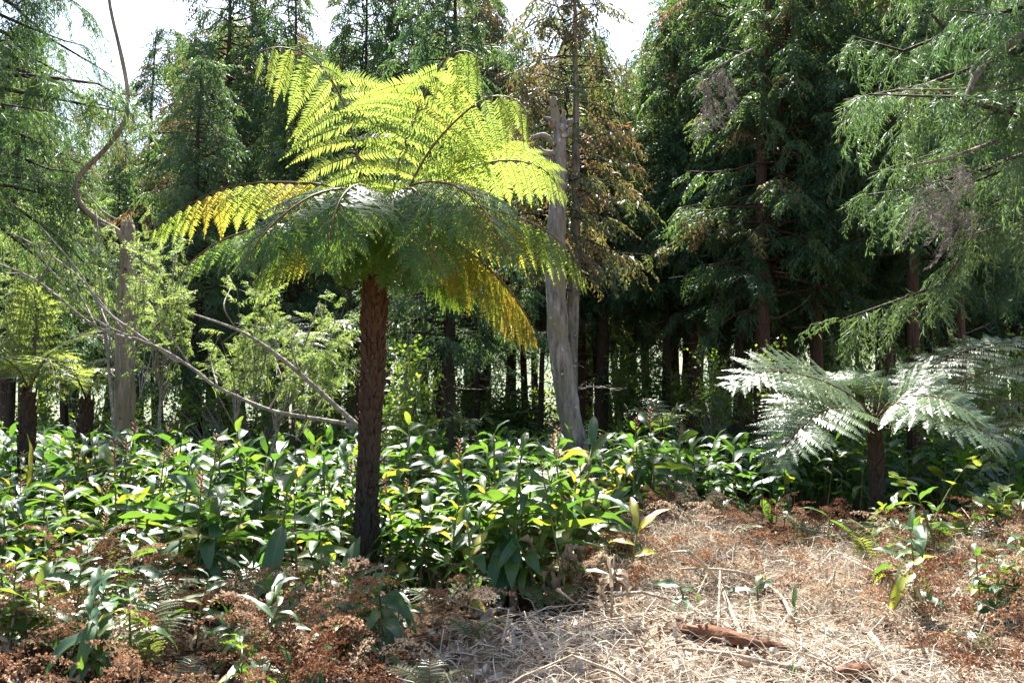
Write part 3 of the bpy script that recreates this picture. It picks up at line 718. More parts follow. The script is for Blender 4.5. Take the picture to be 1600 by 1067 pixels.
# the pale fern on the right, its neighbours, and the ferns behind on the left
radial_fern('low tree fern on the right with broad white-shining fronds on a short reddish trunk', 1368, 655, 12.0, .085, [
    ([(1330, 618, -.2), (1270, 590, -.4), (1200, 580, -.6), (1135, 605, -.7)], (.1, .9, .5)),
    ([(1335, 640, -.5), (1290, 640, -.9), (1235, 685, -1.3), (1200, 735, -1.4)], (.5, -.7, -.35)),
    ([(1375, 620, .2), (1360, 598, .5), (1320, 592, .8), (1265, 605, 1.0)], (.3, .8, .3)),
    ([(1400, 630, -.5), (1450, 640, -.9), (1510, 660, -1.1), (1570, 695, -1.2)], (.45, .8, .45)),
    ([(1410, 605, .2), (1470, 565, .4), (1540, 540, .5), (1620, 532, .5)], (.1, .9, .3)),
    ([(1420, 625, .1), (1490, 600, .2), (1560, 575, .2), (1630, 565, .2)], (.1, .9, .3)),
    ([(1355, 620, .4), (1330, 610, .9), (1290, 625, 1.2), (1240, 640, 1.3)], (.4, .8, .1)),
        ([(1395, 630, -.3), (1430, 618, -.6), (1480, 625, -.8), (1535, 655, -.9)], (.2, .9, .45)),
    ([(1340, 625, -.1), (1300, 615, -.3), (1250, 632, -.5), (1205, 665, -.6)], (.15, .9, .45)),
    ], 'frond_pale', .68, .115, True, 31, 220, 19, 24, droop=.3)
radial_fern('tree fern cut by the right edge, its pale fronds reaching in beside the low fern', 1650, 665, 12.5, .08, [
    ([(1620, 640, -.2), (1570, 625, -.4), (1520, 640, -.5), (1480, 670, -.5)], (.1, .9, .2)),
    ([(1630, 660, -.6), (1590, 655, -1.0), (1560, 690, -1.3), (1545, 740, -1.4)], (.6, -.6, .1)),
    ([(1640, 630, .1), (1600, 590, .2), (1560, 580, .3), (1500, 590, .4)], (.1, .9, .3)),
    ([(1680, 640, 0), (1740, 640, 0), (1800, 690, 0)], (0, 1, .1)),
    ], 'frond_pale', .5, .08, False, 32, 160)
radial_fern('tree fern at the left edge with one upright sunlit frond', 45, 610, 12.0, .10, [
    ([(52, 570, .05), (56, 515, .08), (54, 465, .05), (40, 445, -.1)], (1, 0, 0)),
    ([(70, 560, -.1), (105, 535, -.2), (140, 522, -.3), (168, 530, -.35)], (.1, .9, .3)),
    ([(20, 560, -.1), (-15, 535, -.2), (-60, 540, -.3)], (.1, .9, .3)),
    ([(30, 580, -.3), (0, 560, -.6), (-20, 600, -.9)], (.6, -.6, 0)),
    ([(60, 580, -.3), (75, 560, -.7), (85, 590, -1.0), (90, 630, -1.1)], (1, .2, 0)),
    ([(55, 580, .3), (75, 555, .6), (100, 555, .9), (130, 580, 1.0)], (.5, -.5, .1)),
    ([(35, 590, .3), (15, 570, .7), (-10, 575, 1.0)], (.5, .5, .1)),
    ], 'frond', .42, .075, False, 33, 120, 12, 16)
radial_fern('shaded tree fern with blue-green fronds behind the broken trunk on the left', 135, 625, 13.5, .11, [
    ([(120, 590, -.2), (95, 580, -.4), (70, 600, -.5)], (.1, .9, .2)),
    ([(150, 590, -.2), (190, 570, -.4), (235, 580, -.5), (270, 610, -.5)], (.1, .9, .2)),
    ([(145, 595, -.4), (160, 575, -.8), (180, 590, -1.1), (195, 630, -1.2)], (.8, .4, 0)),
    ([(140, 590, .3), (150, 565, .6), (170, 560, .9)], (.9, -.2, .1)),
    ([(125, 600, -.4), (115, 590, -.8), (100, 620, -1.0)], (.7, -.5, 0)),
    ], 'frond', .36, .06, False, 34, 120, 12, 16)
radial_fern('tree fern with pale spreading fronds behind the forked bare branches', 468, 570, 15.0, .09, [
    ([(450, 530, -.1), (420, 510, -.2), (385, 510, -.3), (345, 535, -.3)], (.1, .9, .3)),
    ([(462, 530, .1), (455, 505, .3), (440, 498, .5), (425, 515, .7)], (.9, .3, .1)),
    ([(490, 530, -.1), (515, 508, -.2), (540, 505, -.3), (570, 520, -.3)], (.1, .9, .3)),
    ([(475, 535, -.4), (480, 520, -.8), (488, 540, -1.1), (495, 575, -1.2)], (1, .1, 0)),
    ([(460, 535, -.4), (440, 525, -.8), (420, 550, -1.0), (410, 580, -1.0)], (.6, -.6, 0)),
    ([(600, 510, .3), (640, 520, .4)], (.1, .9, .3)),
    ], 'frond_pale', .36, .06, False, 35, 0, 12, 14)
radial_fern('small silvery fern rosette above the ginger right of the grey snag', 1035, 690, 15.0, .05, [
    ([(1020, 660, -.2), (1000, 640, -.4), (975, 650, -.5)], (.1, .9, .2)),
    ([(1030, 655, -.1), (1025, 630, .1), (1005, 622, .3)], (.9, .2, .1)),
    ([(1045, 655, -.1), (1060, 635, -.2), (1085, 645, -.3)], (.1, .9, .2)),
    ([(1035, 655, -.4), (1030, 645, -.8), (1022, 670, -1.0)], (1, .1, 0)),
    ([(1045, 655, -.3), (1055, 650, -.7), (1060, 675, -.9)], (.8, .5, 0)),
    ], 'frond_pale', .26, .05, False, 36, 0, 10, 12)
radial_fern('tiny pale fern catching the sun beside the grey-barked conifer', 735, 680, 14.0, .03, [
    ([(725, 660, -.2), (710, 650, -.4), (695, 662, -.5)], (.1, .9, .2)),
    ([(745, 660, -.1), (758, 650, -.2), (770, 662, -.3)], (.1, .9, .2)),
    ([(735, 660, -.3), (735, 655, -.6), (735, 672, -.8)], (1, .1, 0)),
    ], 'frond_pale', .22, .045, False, 37, 0, 9, 10)

# ------------------------------------------------------------------ the broken trunk, the grey snag, the bare branches
def tr_path(pts, d): return [P(a, b, d + (q[0] if q else 0)) for a, b, *q in pts]
D = 11.5
b = P(190, 790, D); b[2] = float(ground_z(b[0], D)) - .05
t = thing('broken_tree', 'pale weathered broken trunk on the left with a crooked limb snaking up from its top', 'tree', b)
mb = MB(); tube(mb, smooth_path([b] + tr_path([(193, 725), (196, 560), (199, 450), (200, 352)], D), 40) - b, [.18, .135, .125, .12, .115, .11, .085], 22, .05, ridges=4, seed=8)
for k in range(7):
    a = k * .9; h = np.array([math.cos(a), math.sin(a), 0]) * .06; q = P(200, 352, D) - b
    tube(mb, [q + h - [0, 0, .05], q + h * .9 + [0, 0, .03], q + h * .8 + [0, 0, .06 + .07 * random.random()]], [.035, .02, .004], 4)
mb.build('trunk', M['bark_pale'], t)
mb = MB(); tube(mb, smooth_path(tr_path([(200, 430), (192, 372), (150, 342), (122, 312), (124, 276), (160, 238), (192, 196), (200, 150), (188, 80), (172, 10), (160, -90)], D - .05), 50) - b, [.075, .05, .036, .034, .032, .028, .022, .016], 10, .06, seed=9)
mb.build('limb', M['bark_pale'], t)
for pts, r_ in (([(172, 355), (150, 352), (138, 400), (120, 380)], .018), ([(200, 150), (225, 140), (240, 60), (215, 40), (170, 15)], .009), ([(185, 345), (160, 330), (128, 300), (60, 280), (0, 262)], .014), ([(150, 410), (120, 412), (60, 405)], .012), ([(199, 470), (215, 462), (235, 440)], .014)):
    mb = MB(); tube(mb, smooth_path(tr_path(pts, D - .1), 18) - b, [r_, r_ * .4], 5, .08); mb.build('twig', M['twig'], t)

D = 12.5
b = P(932, 800, D); b[2] = float(ground_z(b[0], D)) - .05
t = thing('dead_snag', 'grey leaning dead trunk with snapped top and short branch stubs right of the tree fern', 'tree', b)
mb = MB(); tube(mb, smooth_path([b] + tr_path([(904, 715), (884, 610), (870, 490), (870, 360), (874, 270), (874, 195)], D), 50) - b, [.28, .185, .155, .145, .14, .13, .115, .10, .085], 26, .055, ridges=5, seed=18)
mb.build('trunk', M['bark_grey'], t)
mb = MB(); q = [P(869, 200, D), P(866, 175, D), P(864, 152, D)]; tube(mb, smooth_path(q, 8) - b, [.085, .07, .045], 9, .12, seed=4)
q = [P(878, 200, D), P(880, 185, D), P(881, 172, D)]; tube(mb, smooth_path(q, 6) - b, [.06, .045, .015], 8, .12, seed=5)
mb.build('snapped_top', M['bark_pale'], t)
for pts, r_ in (([(868, 226), (850, 212), (830, 216)], .035), ([(868, 240), (850, 238), (842, 230)], .03), ([(876, 205), (888, 192), (896, 190)], .04), ([(868, 252), (838, 246), (818, 230)], .022), ([(878, 215), (890, 205), (893, 203)], .03), ([(868, 190), (856, 186), (850, 184)], .025)):
    mb = MB(); tube(mb, smooth_path(tr_path(pts, D - .05), 7) - b, [r_ * 1.7, r_ * 1.25, r_ * .8], 7, .12); mb.build('branch_stub', M['bark_grey'], t)

D = 9.3
b = P(562, 668, D)
t = thing('fallen_branch', 'long forked bare grey branch propped against the tree fern trunk, reaching up to the left', 'branch', b)
for pts, r_ in (([(562, 668), (530, 660), (480, 652), (420, 640), (340, 605), (300, 575), (240, 540), (150, 510), (60, 440), (-20, 405)], .026),
                ([(562, 668), (520, 630), (470, 585), (420, 545), (370, 515), (300, 490)], .030),
                ([(278, 566), (215, 522), (160, 480), (120, 420), (60, 350)], .016)):
    mb = MB(); tube(mb, smooth_path(tr_path(pts, D), 44) - b, [r_, r_ * .75, r_ * .35], 7, .07, seed=len(pts)); mb.build('limb', M['twig'], t)
g2 = np.random.default_rng(9)
for pts in ([(240, 540), (150, 500), (95, 440), (60, 390), (90, 370)], [(150, 510), (130, 470), (100, 420)], [(60, 440), (80, 400), (60, 380), (75, 420)], [(170, 512), (158, 480), (165, 460)], [(420, 640), (440, 600), (430, 560)],
            [(340, 605), (330, 560), (345, 520)], [(370, 515), (350, 480), (360, 450)], [(470, 585), (455, 540), (470, 505)], [(100, 470), (40, 430), (-10, 430)], [(300, 575), (250, 500), (240, 480)], [(480, 652), (470, 640), (440, 648)], [(200, 525), (120, 430), (30, 370), (-10, 365)]):
    mb = MB(); p = smooth_path(tr_path([(x, y, g2.normal(0, .15)) for x, y in pts], D), 16); tube(mb, p - b, [.011, .004], 4, .1); mb.build('twig', M['twig'], t)

# ------------------------------------------------------------------ feathery saplings and understory shrubs
def bushy(name, label, cat, blobs, d, leaf, tmpl, scale, dens, seed, up=0.2, group=None, bark='twig', trunk=True):
    g = np.random.default_rng(seed)
    b = P(blobs[0][0], blobs[0][1], d); b[2] = float(ground_z(b[0], d)) - .03
    t = thing(name, label, cat, b, group)
    wood = MB(); fm = MB(); loc, dirs, tn = [], [], []
    cs = [P(x, y, d + dy) for x, y, r, dy in blobs]
    top = max(cs, key=lambda c: c[2])
    if trunk: tube(wood, smooth_path([b, b + (top - b) * .5 + g.normal(0, .08, 3), top], 14) - b, [.03, .008], 6)
    for c, (x, y, r, dy) in zip(cs, blobs):
        rr = r / FPX * d
        root = b + (c - b) * .55
        n = int(dens * (rr / .5) ** 2)
        nb = max(3, n // 7)
        for k in range(nb):
            e = c + unit(g.normal(0, 1, 3)) * rr * g.uniform(.3, 1) * [1, .9, .8]
            pth = smooth_path([root, (root + e) / 2 + g.normal(0, .07, 3), e], 8); tube(wood, pth - b, [.010, .003], 3, cap=False)
            for q in range(7):
                p = pth[g.integers(3, 8)] + g.normal(0, .05, 3)
                loc.append(p - b); dirs.append(unit((e - c) * .8 / rr + g.normal(0, .6, 3) + [0, 0, up])); tn.append(np.clip(g.normal(.5, .25), 0, 1))
    loc = np.array(loc)
    scatter(fm, tmpl, g.integers(0, len(tmpl), len(loc)), frames(np.array(dirs), unit(g.normal(0, .5, (len(loc), 3)) + [0, 0, 1])), loc, scale * g.uniform(.6, 1.2, len(loc)), tn)
    wood.build('branches', M[bark], t); fm.build('foliage', M[leaf], t, smooth=False)
    return t

def leafcluster(seed, n=7, l=.075):
    g = np.random.default_rng(seed); V, F = [], []
    for k in range(n):
        p = np.array([k / n * .32, 0, 0]) + g.normal(0, .012, 3); sd = 1 if k % 2 else -1
        d = unit(np.array([.6, sd * .9, .1]) + g.normal(0, .35, 3)); s = unit(np.cross(d, g.normal(0, .5, 3) + [0, 0, 1])); ll = l * g.uniform(.7, 1.3); b = len(V)
        V += [p, p + d * ll * .5 + s * ll * .28, p + d * ll * .5 - s * ll * .28, p + d * ll + [0, 0, -.01]]
        F += [(b, b + 1, b + 2), (b + 1, b + 3, b + 2)]
    return np.array(V), np.array(F)
LEAFC = [leafcluster(s) for s in range(6)]

bushy('feathery_sapling', 'feathery light green sapling on the right side of the broken trunk', 'sapling', [(255, 430, 50, 0), (275, 395, 50, .3), (235, 385, 30, -.3), (260, 480, 45, .1), (150, 440, 40, .8)], 12.4, 'feather', FEATHER, .42, 75, 51)
bushy('feathery_sapling', 'feathery sapling in front of the broken trunk, veiling its snapped top', 'sapling', [(208, 415, 34, 0), (222, 360, 34, 0), (185, 385, 28, .1), (240, 440, 34, 0), (150, 330, 26, .1)], 11.0, 'feather', FEATHER, .38, 95, 59)
bushy('feathery_sapling', 'feathery sapling left of the tree fern, below its drooping left fronds', 'sapling', [(400, 480, 75, .2), (460, 540, 65, 0), (500, 470, 55, .3), (350, 540, 60, .2), (520, 570, 55, 0)], 11.5, 'feather', FEATHER, .45, 62, 52)
bushy('feathery_sapling', 'sparse feathery sapling behind the twigs at the left edge', 'sapling', [(30, 420, 80, 0), (90, 380, 60, .2), (40, 340, 60, .3), (110, 300, 45, .3)], 13.0, 'feather', FEATHER, .55, 45, 53)
bushy('understory_shrub', 'green shrub crowding the base of the tree fern crown on its right', 'shrub', [(630, 600, 55, 0), (640, 540, 45, .3), (660, 640, 45, 0), (620, 660, 40, 0)], 11.5, 'shrub_leaf', LEAFC, 1.0, 110, 54)
bushy('understory_shrub', 'shrub of small sunlit leaves between the leaning red-brown trunk and the lichen trunk', 'shrub', [(1225, 600, 45, 0), (1210, 560, 35, 0), (1250, 630, 40, 0)], 15.0, 'shrub_leaf', LEAFC, 1.0, 90, 55)
bushy('understory_shrub', 'shrub of bright leaves left of the thin conifer near the silvery fern', 'shrub', [(1115, 570, 35, 0), (1130, 610, 40, 0), (1100, 620, 35, 0)], 17.0, 'shrub_leaf', LEAFC, 1.0, 100, 56)
bushy('understory_shrub', 'leafy shrub in dappled light behind the crown of the low pale fern', 'shrub', [(1330, 560, 45, 0), (1320, 520, 35, .2), (1400, 560, 40, .2), (1350, 600, 40, 0)], 16.5, 'shrub_leaf', LEAFC, 1.0, 100, 57)
bushy('understory_shrub', 'dark shrub with bright flecks under the boughs at the right edge', 'shrub', [(1520, 600, 60, 0), (1560, 620, 60, .1), (1480, 630, 55, 0), (1580, 560, 45, .2), (1460, 560, 40, .4)], 15.0, 'shrub_leaf', LEAFC, 1.1, 90, 58)
bushy('understory_shrub', 'pale green shrub in the sunlit gap left of the grey snag', 'shrub', [(800, 640, 40, 0), (840, 650, 40, 0), (770, 640, 35, .1), (700, 600, 38, .4)], 24.0, 'shrub_leaf', LEAFC, 1.7, 95, 59)
bushy('understory_shrub', 'shrub between the snag and the silvery fern, lit from above', 'shrub', [(985, 600, 45, 0), (1010, 560, 35, .2), (960, 560, 30, .3), (1050, 600, 40, .2)], 22.0, 'shrub_leaf', LEAFC, 1.5, 100, 60)
bushy('understory_shrub', 'bushy regrowth under the shaded trunks left of the tree fern', 'shrub', [(420, 610, 50, 0), (370, 600, 45, .2), (300, 600, 45, .4), (510, 620, 45, .1), (250, 630, 40, .2)], 16.0, 'shrub_leaf', LEAFC, 1.2, 80, 61)
for k, (px, py, dd) in enumerate(((600, 620, 33), (690, 630, 36), (760, 640, 40), (870, 630, 34), (950, 625, 31), (1080, 625, 30), (540, 630, 30), (330, 640, 33), (180, 640, 28), (60, 640, 26), (1180, 625, 28), (1420, 610, 26), (1290, 615, 27))):
    where = ['right behind the tree fern trunk', 'beside the grey-barked conifer', 'in the gap under the yellow frond', 'at the grey snag', 'between the dark trunks right of the snag', 'behind the thin trunk near the silvery fern', 'left behind the tree fern trunk', 'behind the crossing bare branches', 'behind the broken trunk', 'behind the fern at the left edge', 'behind the leaning red-brown trunk', 'behind the stout dark conifer', 'behind the lichen trunk'][k]
    bushy('understory_shrub', 'dim far shrub of small leaves low ' + where, 'shrub', [(px, py, 40, 0), (px + 40, py + 10, 38, .3), (px - 35, py + 8, 36, .3), (px + 8, py - 40, 28, .2)], dd, 'shrub_leaf', LEAFC, 2.0, 22, 620 + k, group='shrubs among the far trunks')

# grey dead needle curtains hanging from boughs
def dead_curtain(label, px0, py0, px1, py1, d, n, seed):
    g = np.random.default_rng(seed); b = P((px0 + px1) / 2, py0, d); t = thing('dead_bough', label, 'bough', b)
    loc = np.stack([P(g.uniform(px0, px1), py0 + (py1 - py0) * g.uniform(0, 1) ** 1.3 * .75, d + g.normal(0, .15)) - b for _ in range(n)])
    dirs = unit(g.normal(0, .25, (n, 3)) + [0, 0, -1]); fm = MB()
    scatter(fm, SPRAY_FINE, g.integers(0, 6, n), frames(dirs, unit(g.normal(0, 1, (n, 3)))), loc, g.uniform(.35, .7, n), g.uniform(0, 1, n))
    fm.build('dead_needles', M['dead_moss'], t, smooth=False)
    mb = MB(); tube(mb, [P(px0 - 10, py0 + 10, d) - b, np.zeros(3), P(px1 + 40, py0 - 30, d + .3) - b], [.012, .025], 6); mb.build('limb', M['bark_grey'], t)
dead_curtain('grey dead bough hanging in the dark conifers right of the sky gap', 1100, 105, 1140, 225, 16.2, 34, 71)
dead_curtain('tangle of grey dead twigs hanging below the pale boughs on the right', 1430, 250, 1520, 370, 8.9, 26, 72)

# ------------------------------------------------------------------ ginger
def ginger_leaf(seed, L=.38, W=.092, seg=7, col=4, arch=.5, fold=.25, wavy=.012, cut=1.0):
    g = np.random.default_rng(seed)
    t = np.linspace(0, 1, seg + 1) * cut
    a = np.cumsum(np.r_[0, np.full(seg, arch * 1.6 / seg)] * (0.5 + t))
    x = np.cumsum(np.r_[0, np.cos(a[1:])]) * L / seg; z = -np.cumsum(np.r_[0, np.sin(a[1:])]) * L / seg
    wd = W * .5 * np.sin(np.pi * np.clip(t, .015, .985) ** .8) ** .75
    yy = np.linspace(-1, 1, col + 1)
    ph = g.uniform(0, 6, 2); tw = g.normal(0, .25)
    V, U = [], []
    for i in range(seg + 1):
        for y in yy:
            hz = abs(y) * wd[i] * fold + wavy * abs(y) * math.sin(t[i] * 13 + ph[int(y > 0)]) * (wd[i] / W * 2)
            yv = y * wd[i]; r = tw * t[i]
            V.append([x[i] + hz * math.sin(a[i]), yv * math.cos(r) - hz * math.sin(r), z[i] + hz * math.cos(a[i]) + yv * math.sin(r)]); U.append([t[i], (y + 1) / 2])
    c1 = col + 1; F = []
    for i in range(seg):
        for j in range(col):
            q = i * c1 + j; F += [(q, q + c1, q + c1 + 1), (q, q + c1 + 1, q + 1)]
    return np.array(V), np.array(F), np.array(U)

GL = []
for k in range(10):
    gl = ginger_leaf(500 + k, L=.42 + .06 * (k % 3), W=.105 + .014 * (k % 4), arch=[.25, .5, .8, 1.1, .4][k % 5])
    me = {}
    for nm, mt in (('g', 'ginger'), ('y', 'ginger_yellow'), ('w', 'withered')):
        me[nm] = MB().add(gl[0], gl[1], .5, 0, gl[2]).mesh('leaf', M[mt])
    GL.append(me)
WL = [MB().add(*(lambda q: (q[0], q[1], .5, 0, q[2]))(ginger_leaf(540 + k, L=.34, W=.05, arch=1.7, fold=.9, wavy=.04))).mesh('withered_leaf', M['withered']) for k in range(4)]

def mat_to_euler(x, z):
    from mathutils import Matrix
    m = frames(np.array([x]), np.array([z]))[0]
    return Matrix(m.tolist()).to_euler()

def spike_mesh(seed):
    g = np.random.default_rng(seed); mb = MB(); tube(mb, [(0, 0, 0), (.01, 0, .1), (.02, .01, .2)], [.006, .004], 5)
    for k in range(26):
        a = k * 2.4; z = .03 + .17 * k / 26; h = np.array([math.cos(a), math.sin(a), .6]); p = np.array([.01, 0, z]); s = np.array([-math.sin(a), math.cos(a), 0])
        mb.add([p, p + h * .025 + s * .009, p + h * .025 - s * .009, p + h * .045], [(0, 1, 2), (1, 3, 2)])
    return mb.mesh('seed_spike', M['spike'], False)
SPK = spike_mesh(3)

def ginger_proto(seed, H, nl, yellow=0.05, wither=1, spike=False, openness=1.0):
    g = np.random.default_rng(seed)
    t = thing('ginger_plant', 'ginger', 'ginger plant', (0, 0, -50), 'ginger')
    lean = g.normal(0, .12, 2)
    s = np.linspace(0, 1, 7); path = np.stack([lean[0] * s ** 1.6 * H, lean[1] * s ** 1.6 * H, s * H], -1)
    mb = MB(); tube(mb, path, [.013, .011, .007], 6); mb.build('stem', M['stem'], t)
    pl = g.uniform(0, 6.28)
    for k in range(nl):
        u = .28 + .72 * k / (nl - 1); p = np.array([np.interp(u, s, path[:, c]) for c in range(3)])
        a = pl + (0 if k % 2 else math.pi) + g.normal(0, .4)
        el = R(np.interp(u, [.28, .8, 1], [4, 20, 52]) + g.normal(0, 20)) * openness
        d = np.array([math.cos(a) * math.cos(el), math.sin(a) * math.cos(el), math.sin(el)])
        kind = 'y' if g.random() < yellow else 'g'
        o = link('leaf', GL[g.integers(0, 10)][kind], t, p); o.rotation_euler = mat_to_euler(d, unit(np.array([0, 0, 1.0]) + g.normal(0, .25, 3)))
        sc = g.uniform(.55, 1.15) * (.75 + .25 * math.sin(math.pi * min(1, u))); o.scale = (sc, sc, sc)
        if kind == 'y': o['label'] = 'yellowed leaf with brown edge'
    for k in range(wither):
        u = g.uniform(.12, .45); p = np.array([np.interp(u, s, path[:, c]) for c in range(3)]); a = g.uniform(0, 6.28)
        o = link('withered_leaf', WL[g.integers(0, 4)], t, p); o.rotation_euler = mat_to_euler((math.cos(a) * .7, math.sin(a) * .7, .2), (0, 0, 1))
    if spike: link('seed_spike', SPK, t, path[-1])
    return t
GP = [ginger_proto(600 + k, [.95, 1.1, .85, 1.15, 1.0, .75, 1.05, .9][k], [13, 14, 12, 15, 13, 10, 13, 12][k], [.04, .0, .12, .03, .28, .0, .05, .10][k], [2, 4, 3, 1, 4, 0, 2, 3][k], k in (1,), [1, 1, .75, 1, 1.1, .9, 1, .6][k]) for k in range(8)]
GTYPE = ['middling ginger', 'tall spike-topped ginger', 'short ginger with drooping leaves', 'tall leafy ginger', 'ginger with yellowing leaves', 'small fresh ginger', 'wide spreading ginger', 'low ginger with hanging leaves']

FRONT = ([-200, 0, 150, 300, 430, 560, 620, 750, 900, 960, 1040, 1100, 1200, 1400, 1600, 1800], [8.2, 7.7, 7.1, 6.6, 6.2, 7.6, 7.7, 7.1, 7.5, 8.5, 10.0, 11.4, 12.2, 12.6, 11.8, 11.0])
gg = np.random.default_rng(77)
cand = []
for d0 in np.arange(7.0, 34, .25):
    dens = 12 if d0 < 12 else (7 if d0 < 20 else 4.5)
    wdt = 1900 / FPX * d0
    for _ in range(gg.poisson(dens * wdt * .25)):
        px = gg.uniform(-150, 1750); d = d0 + gg.uniform(0, .25)
        if d < np.interp(px, *FRONT) + gg.normal(0, .22): continue
        xx = (px - 800) / FPX * d
        if math.sin(xx * 2.3 + d * 1.1) * math.sin(d * 2.9 - xx * .8) > gg.uniform(.1, .85): continue   # gaps in the bank
        cand.append((px, d))
cand.sort(key=lambda q: q[1])
clear = [(572, 8.4, .24), (572, 8.0, .30), (572, 7.6, .34), (190, 11.5, .3), (922, 12.5, .38)]
def zone(px, d):
    if px < 180: return 'left of the broken trunk'
    if px < 380: return 'beside the fallen branch' if px < 280 else 'under the fork of the fallen branch'
    if px < 565: return 'close left of the tree fern trunk'
    if px < 700: return 'close right of the tree fern trunk'
    if px < 850: return 'midway from tree fern to snag'
    return 'at the foot of the grey snag'
n_ind = 0; far = []
for px, d in cand:
    x = (px - 800) / FPX * d
    if any(abs(d - dd) < r and abs(x - (q - 800) / FPX * dd) < r for q, dd, r in clear): continue
    if n_ind < 226 and -40 < px < 1640:
        k = int(gg.choice(8, p=[.16, .14, .12, .14, .1, .12, .12, .1]))
        if k == 7 and d > 9: k = 0
        dq = d - np.interp(px, *FRONT); row = 'front row' if dq < .8 else ('second row' if dq < 1.7 else 'back rows'); size = ''
        sc_ = float(np.clip(gg.normal(.92, .08) + .26 * math.sin(x * 1.9 + 1) * math.sin(d * 1.7), .5, 1.25)); size = 'undersized ' if sc_ < .8 else ('oversized ' if sc_ > 1.03 else ''); lb = f'{size}{GTYPE[k]} in {row} {zone(px, d)}'
        copy_tree(GP[k], lb, lb, (x, d, float(ground_z(x, d)) - .02), (gg.normal(0, .08) + .04, gg.normal(0, .08), gg.uniform(0, 6.28)), sc_)
        n_ind += 1
    else: far.append((x, d))
# prototypes stand in the bank as well
for k, (px, d) in enumerate(((60, 9.6), (250, 9.4), (500, 7.6), (700, 8.6), (860, 9.2), (660, 8.2), (780, 9.0), (470, 7.3))):
    x = (px - 800) / FPX * d; o = GP[k]; o.location = (x, d, float(ground_z(x, d)) - .02)
    o['label'] = o['group'] = f'{GTYPE[k]} in front row {zone(px, d)}'

def ginger_mass():
    g = np.random.default_rng(81)
    tm = [ginger_leaf(700 + k, L=.42, W=.125, seg=4, col=2, arch=[.3, .6, 1.0, .5][k % 4]) for k in range(8)]
    loc, dirs, tn = [], [], []; st = MB()
    for x, d in far:
        h = g.uniform(.7, 1.1) + .2 * math.sin(x * .9) * math.sin(d * .8); z0 = float(ground_z(x, d)); ln = g.normal(0, .1, 2) * h; pl = g.uniform(0, 6.28); nl = 9 if d < 20 else 7
        for k in range(nl):
            u = .3 + .7 * k / (nl - 1); a = pl + math.pi * (k % 2) + g.normal(0, .4); el = R(np.interp(u, [.3, .8, 1], [4, 20, 52]) + g.normal(0, 14))
            loc.append((x + ln[0] * u, d + ln[1] * u, z0 + h * u)); dirs.append((math.cos(a) * math.cos(el), math.sin(a) * math.cos(el), math.sin(el))); tn.append(np.clip(g.normal(.4, .25), 0, 1))
        if d < 16: tube(st, [(x, d, z0), (x + ln[0], d + ln[1], z0 + h)], [.012, .006], 3, cap=False, mat=1)
    n = len(loc); st.n and None
    scatter(st, tm, g.integers(0, 8, n), frames(np.array(dirs), unit(g.normal(0, .25, (n, 3)) + [0, 0, 1])), np.array(loc), g.uniform(.75, 1.1, n), np.array(tn))
    tag(st.build('ginger_undergrowth', [M['ginger_mass'], M['stem']]), 'dense dark mass of ginger leaves filling the floor under the conifers', 'undergrowth', None, 'stuff')
    return n
ginger_mass()

# ginger plants and shoots one can point to
def lone_ginger(label, px, py, d, spec, wither=0, spike=False, name='ginger_plant'):
    """spec: leaf tips as (dx, dz, dy, scale, colour) from points up a stem"""
    g = np.random.default_rng(int(px + py)); b = P(px, py, d); b[2] = float(ground_z(b[0], d)) - .01
    t = thing(name, label, 'ginger plant', b)
    h = max(.12, max(s[0] for s in spec))
    ln = g.normal(0, .12, 2) * h
    mb = MB(); tube(mb, [(0, 0, 0), (ln[0] * .4, ln[1] * .4, h * .5), (ln[0], ln[1], h)], [.012, .007], 6); mb.build('stem', M['stem'], t)
    for z, a, el, sc, cl in spec:
        a, el = R(a), R(el); u = z / h
        o = link('leaf', GL[g.integers(0, 10)][cl], t, (ln[0] * u, ln[1] * u, z)); o.scale = (sc,) * 3
        o.rotation_euler = mat_to_euler((math.cos(a) * math.cos(el), math.sin(a) * math.cos(el), math.sin(el)), (g.normal(0, .25), g.normal(0, .25) - .2, 1))
    return t
lone_ginger('yellow ginger shoot standing by the straw at the right end of the ginger bank', 985, 905, 8.3, [(.5, 10, 55, .9, 'y'), (.4, 170, 30, .8, 'y'), (.3, 20, 25, .8, 'y'), (.2, 200, -10, .9, 'y'), (.55, 100, 70, .8, 'y')])
lone_ginger('collapsed ginger with broad yellow and brown leaves, lower left', 120, 1000, 6.2, [(.15, 20, 30, 1.1, 'y'), (.12, 170, 15, 1.0, 'y'), (.2, 60, 45, .9, 'y'), (.12, 330, 5, .9, 'g')])
lone_ginger('ginger with one arching brown-edged leaf above the dead bracken, lower left', 210, 960, 6.9, [(.45, 5, 30, 1.2, 'y'), (.3, 190, 20, 1.0, 'g'), (.2, 250, 10, .9, 'g')])
lone_ginger('bright green ginger shoot catching the sun by the left foreground edge', 12, 860, 8.6, [(.9, 80, 75, 1.0, 'y'), (.8, 120, 40, 1.0, 'g'), (.7, 0, 30, 1.0, 'g'), (.6, 200, 20, 1.0, 'g')])
lone_ginger('fresh two-leaved ginger standing clear above the bank left of the tree fern', 295, 800, 9.6, [(1.15, 80, 75, .9, 'g'), (1.1, 20, 62, .9, 'g'), (1.0, 170, 40, 1.0, 'g'), (.8, 10, 20, 1.0, 'g'), (.85, 300, 15, .9, 'g')])
lone_ginger('ginger with upright yellow-green leaves in front of the grey snag', 895, 840, 9.9, [(1.2, 75, 70, 1.0, 'g'), (1.1, 30, 50, 1.0, 'g'), (1.05, 150, 40, 1.0, 'y'), (.9, 0, 30, 1.0, 'g'), (.9, 190, 25, 1.0, 'g'), (.7, 250, 20, 1.0, 'g')])
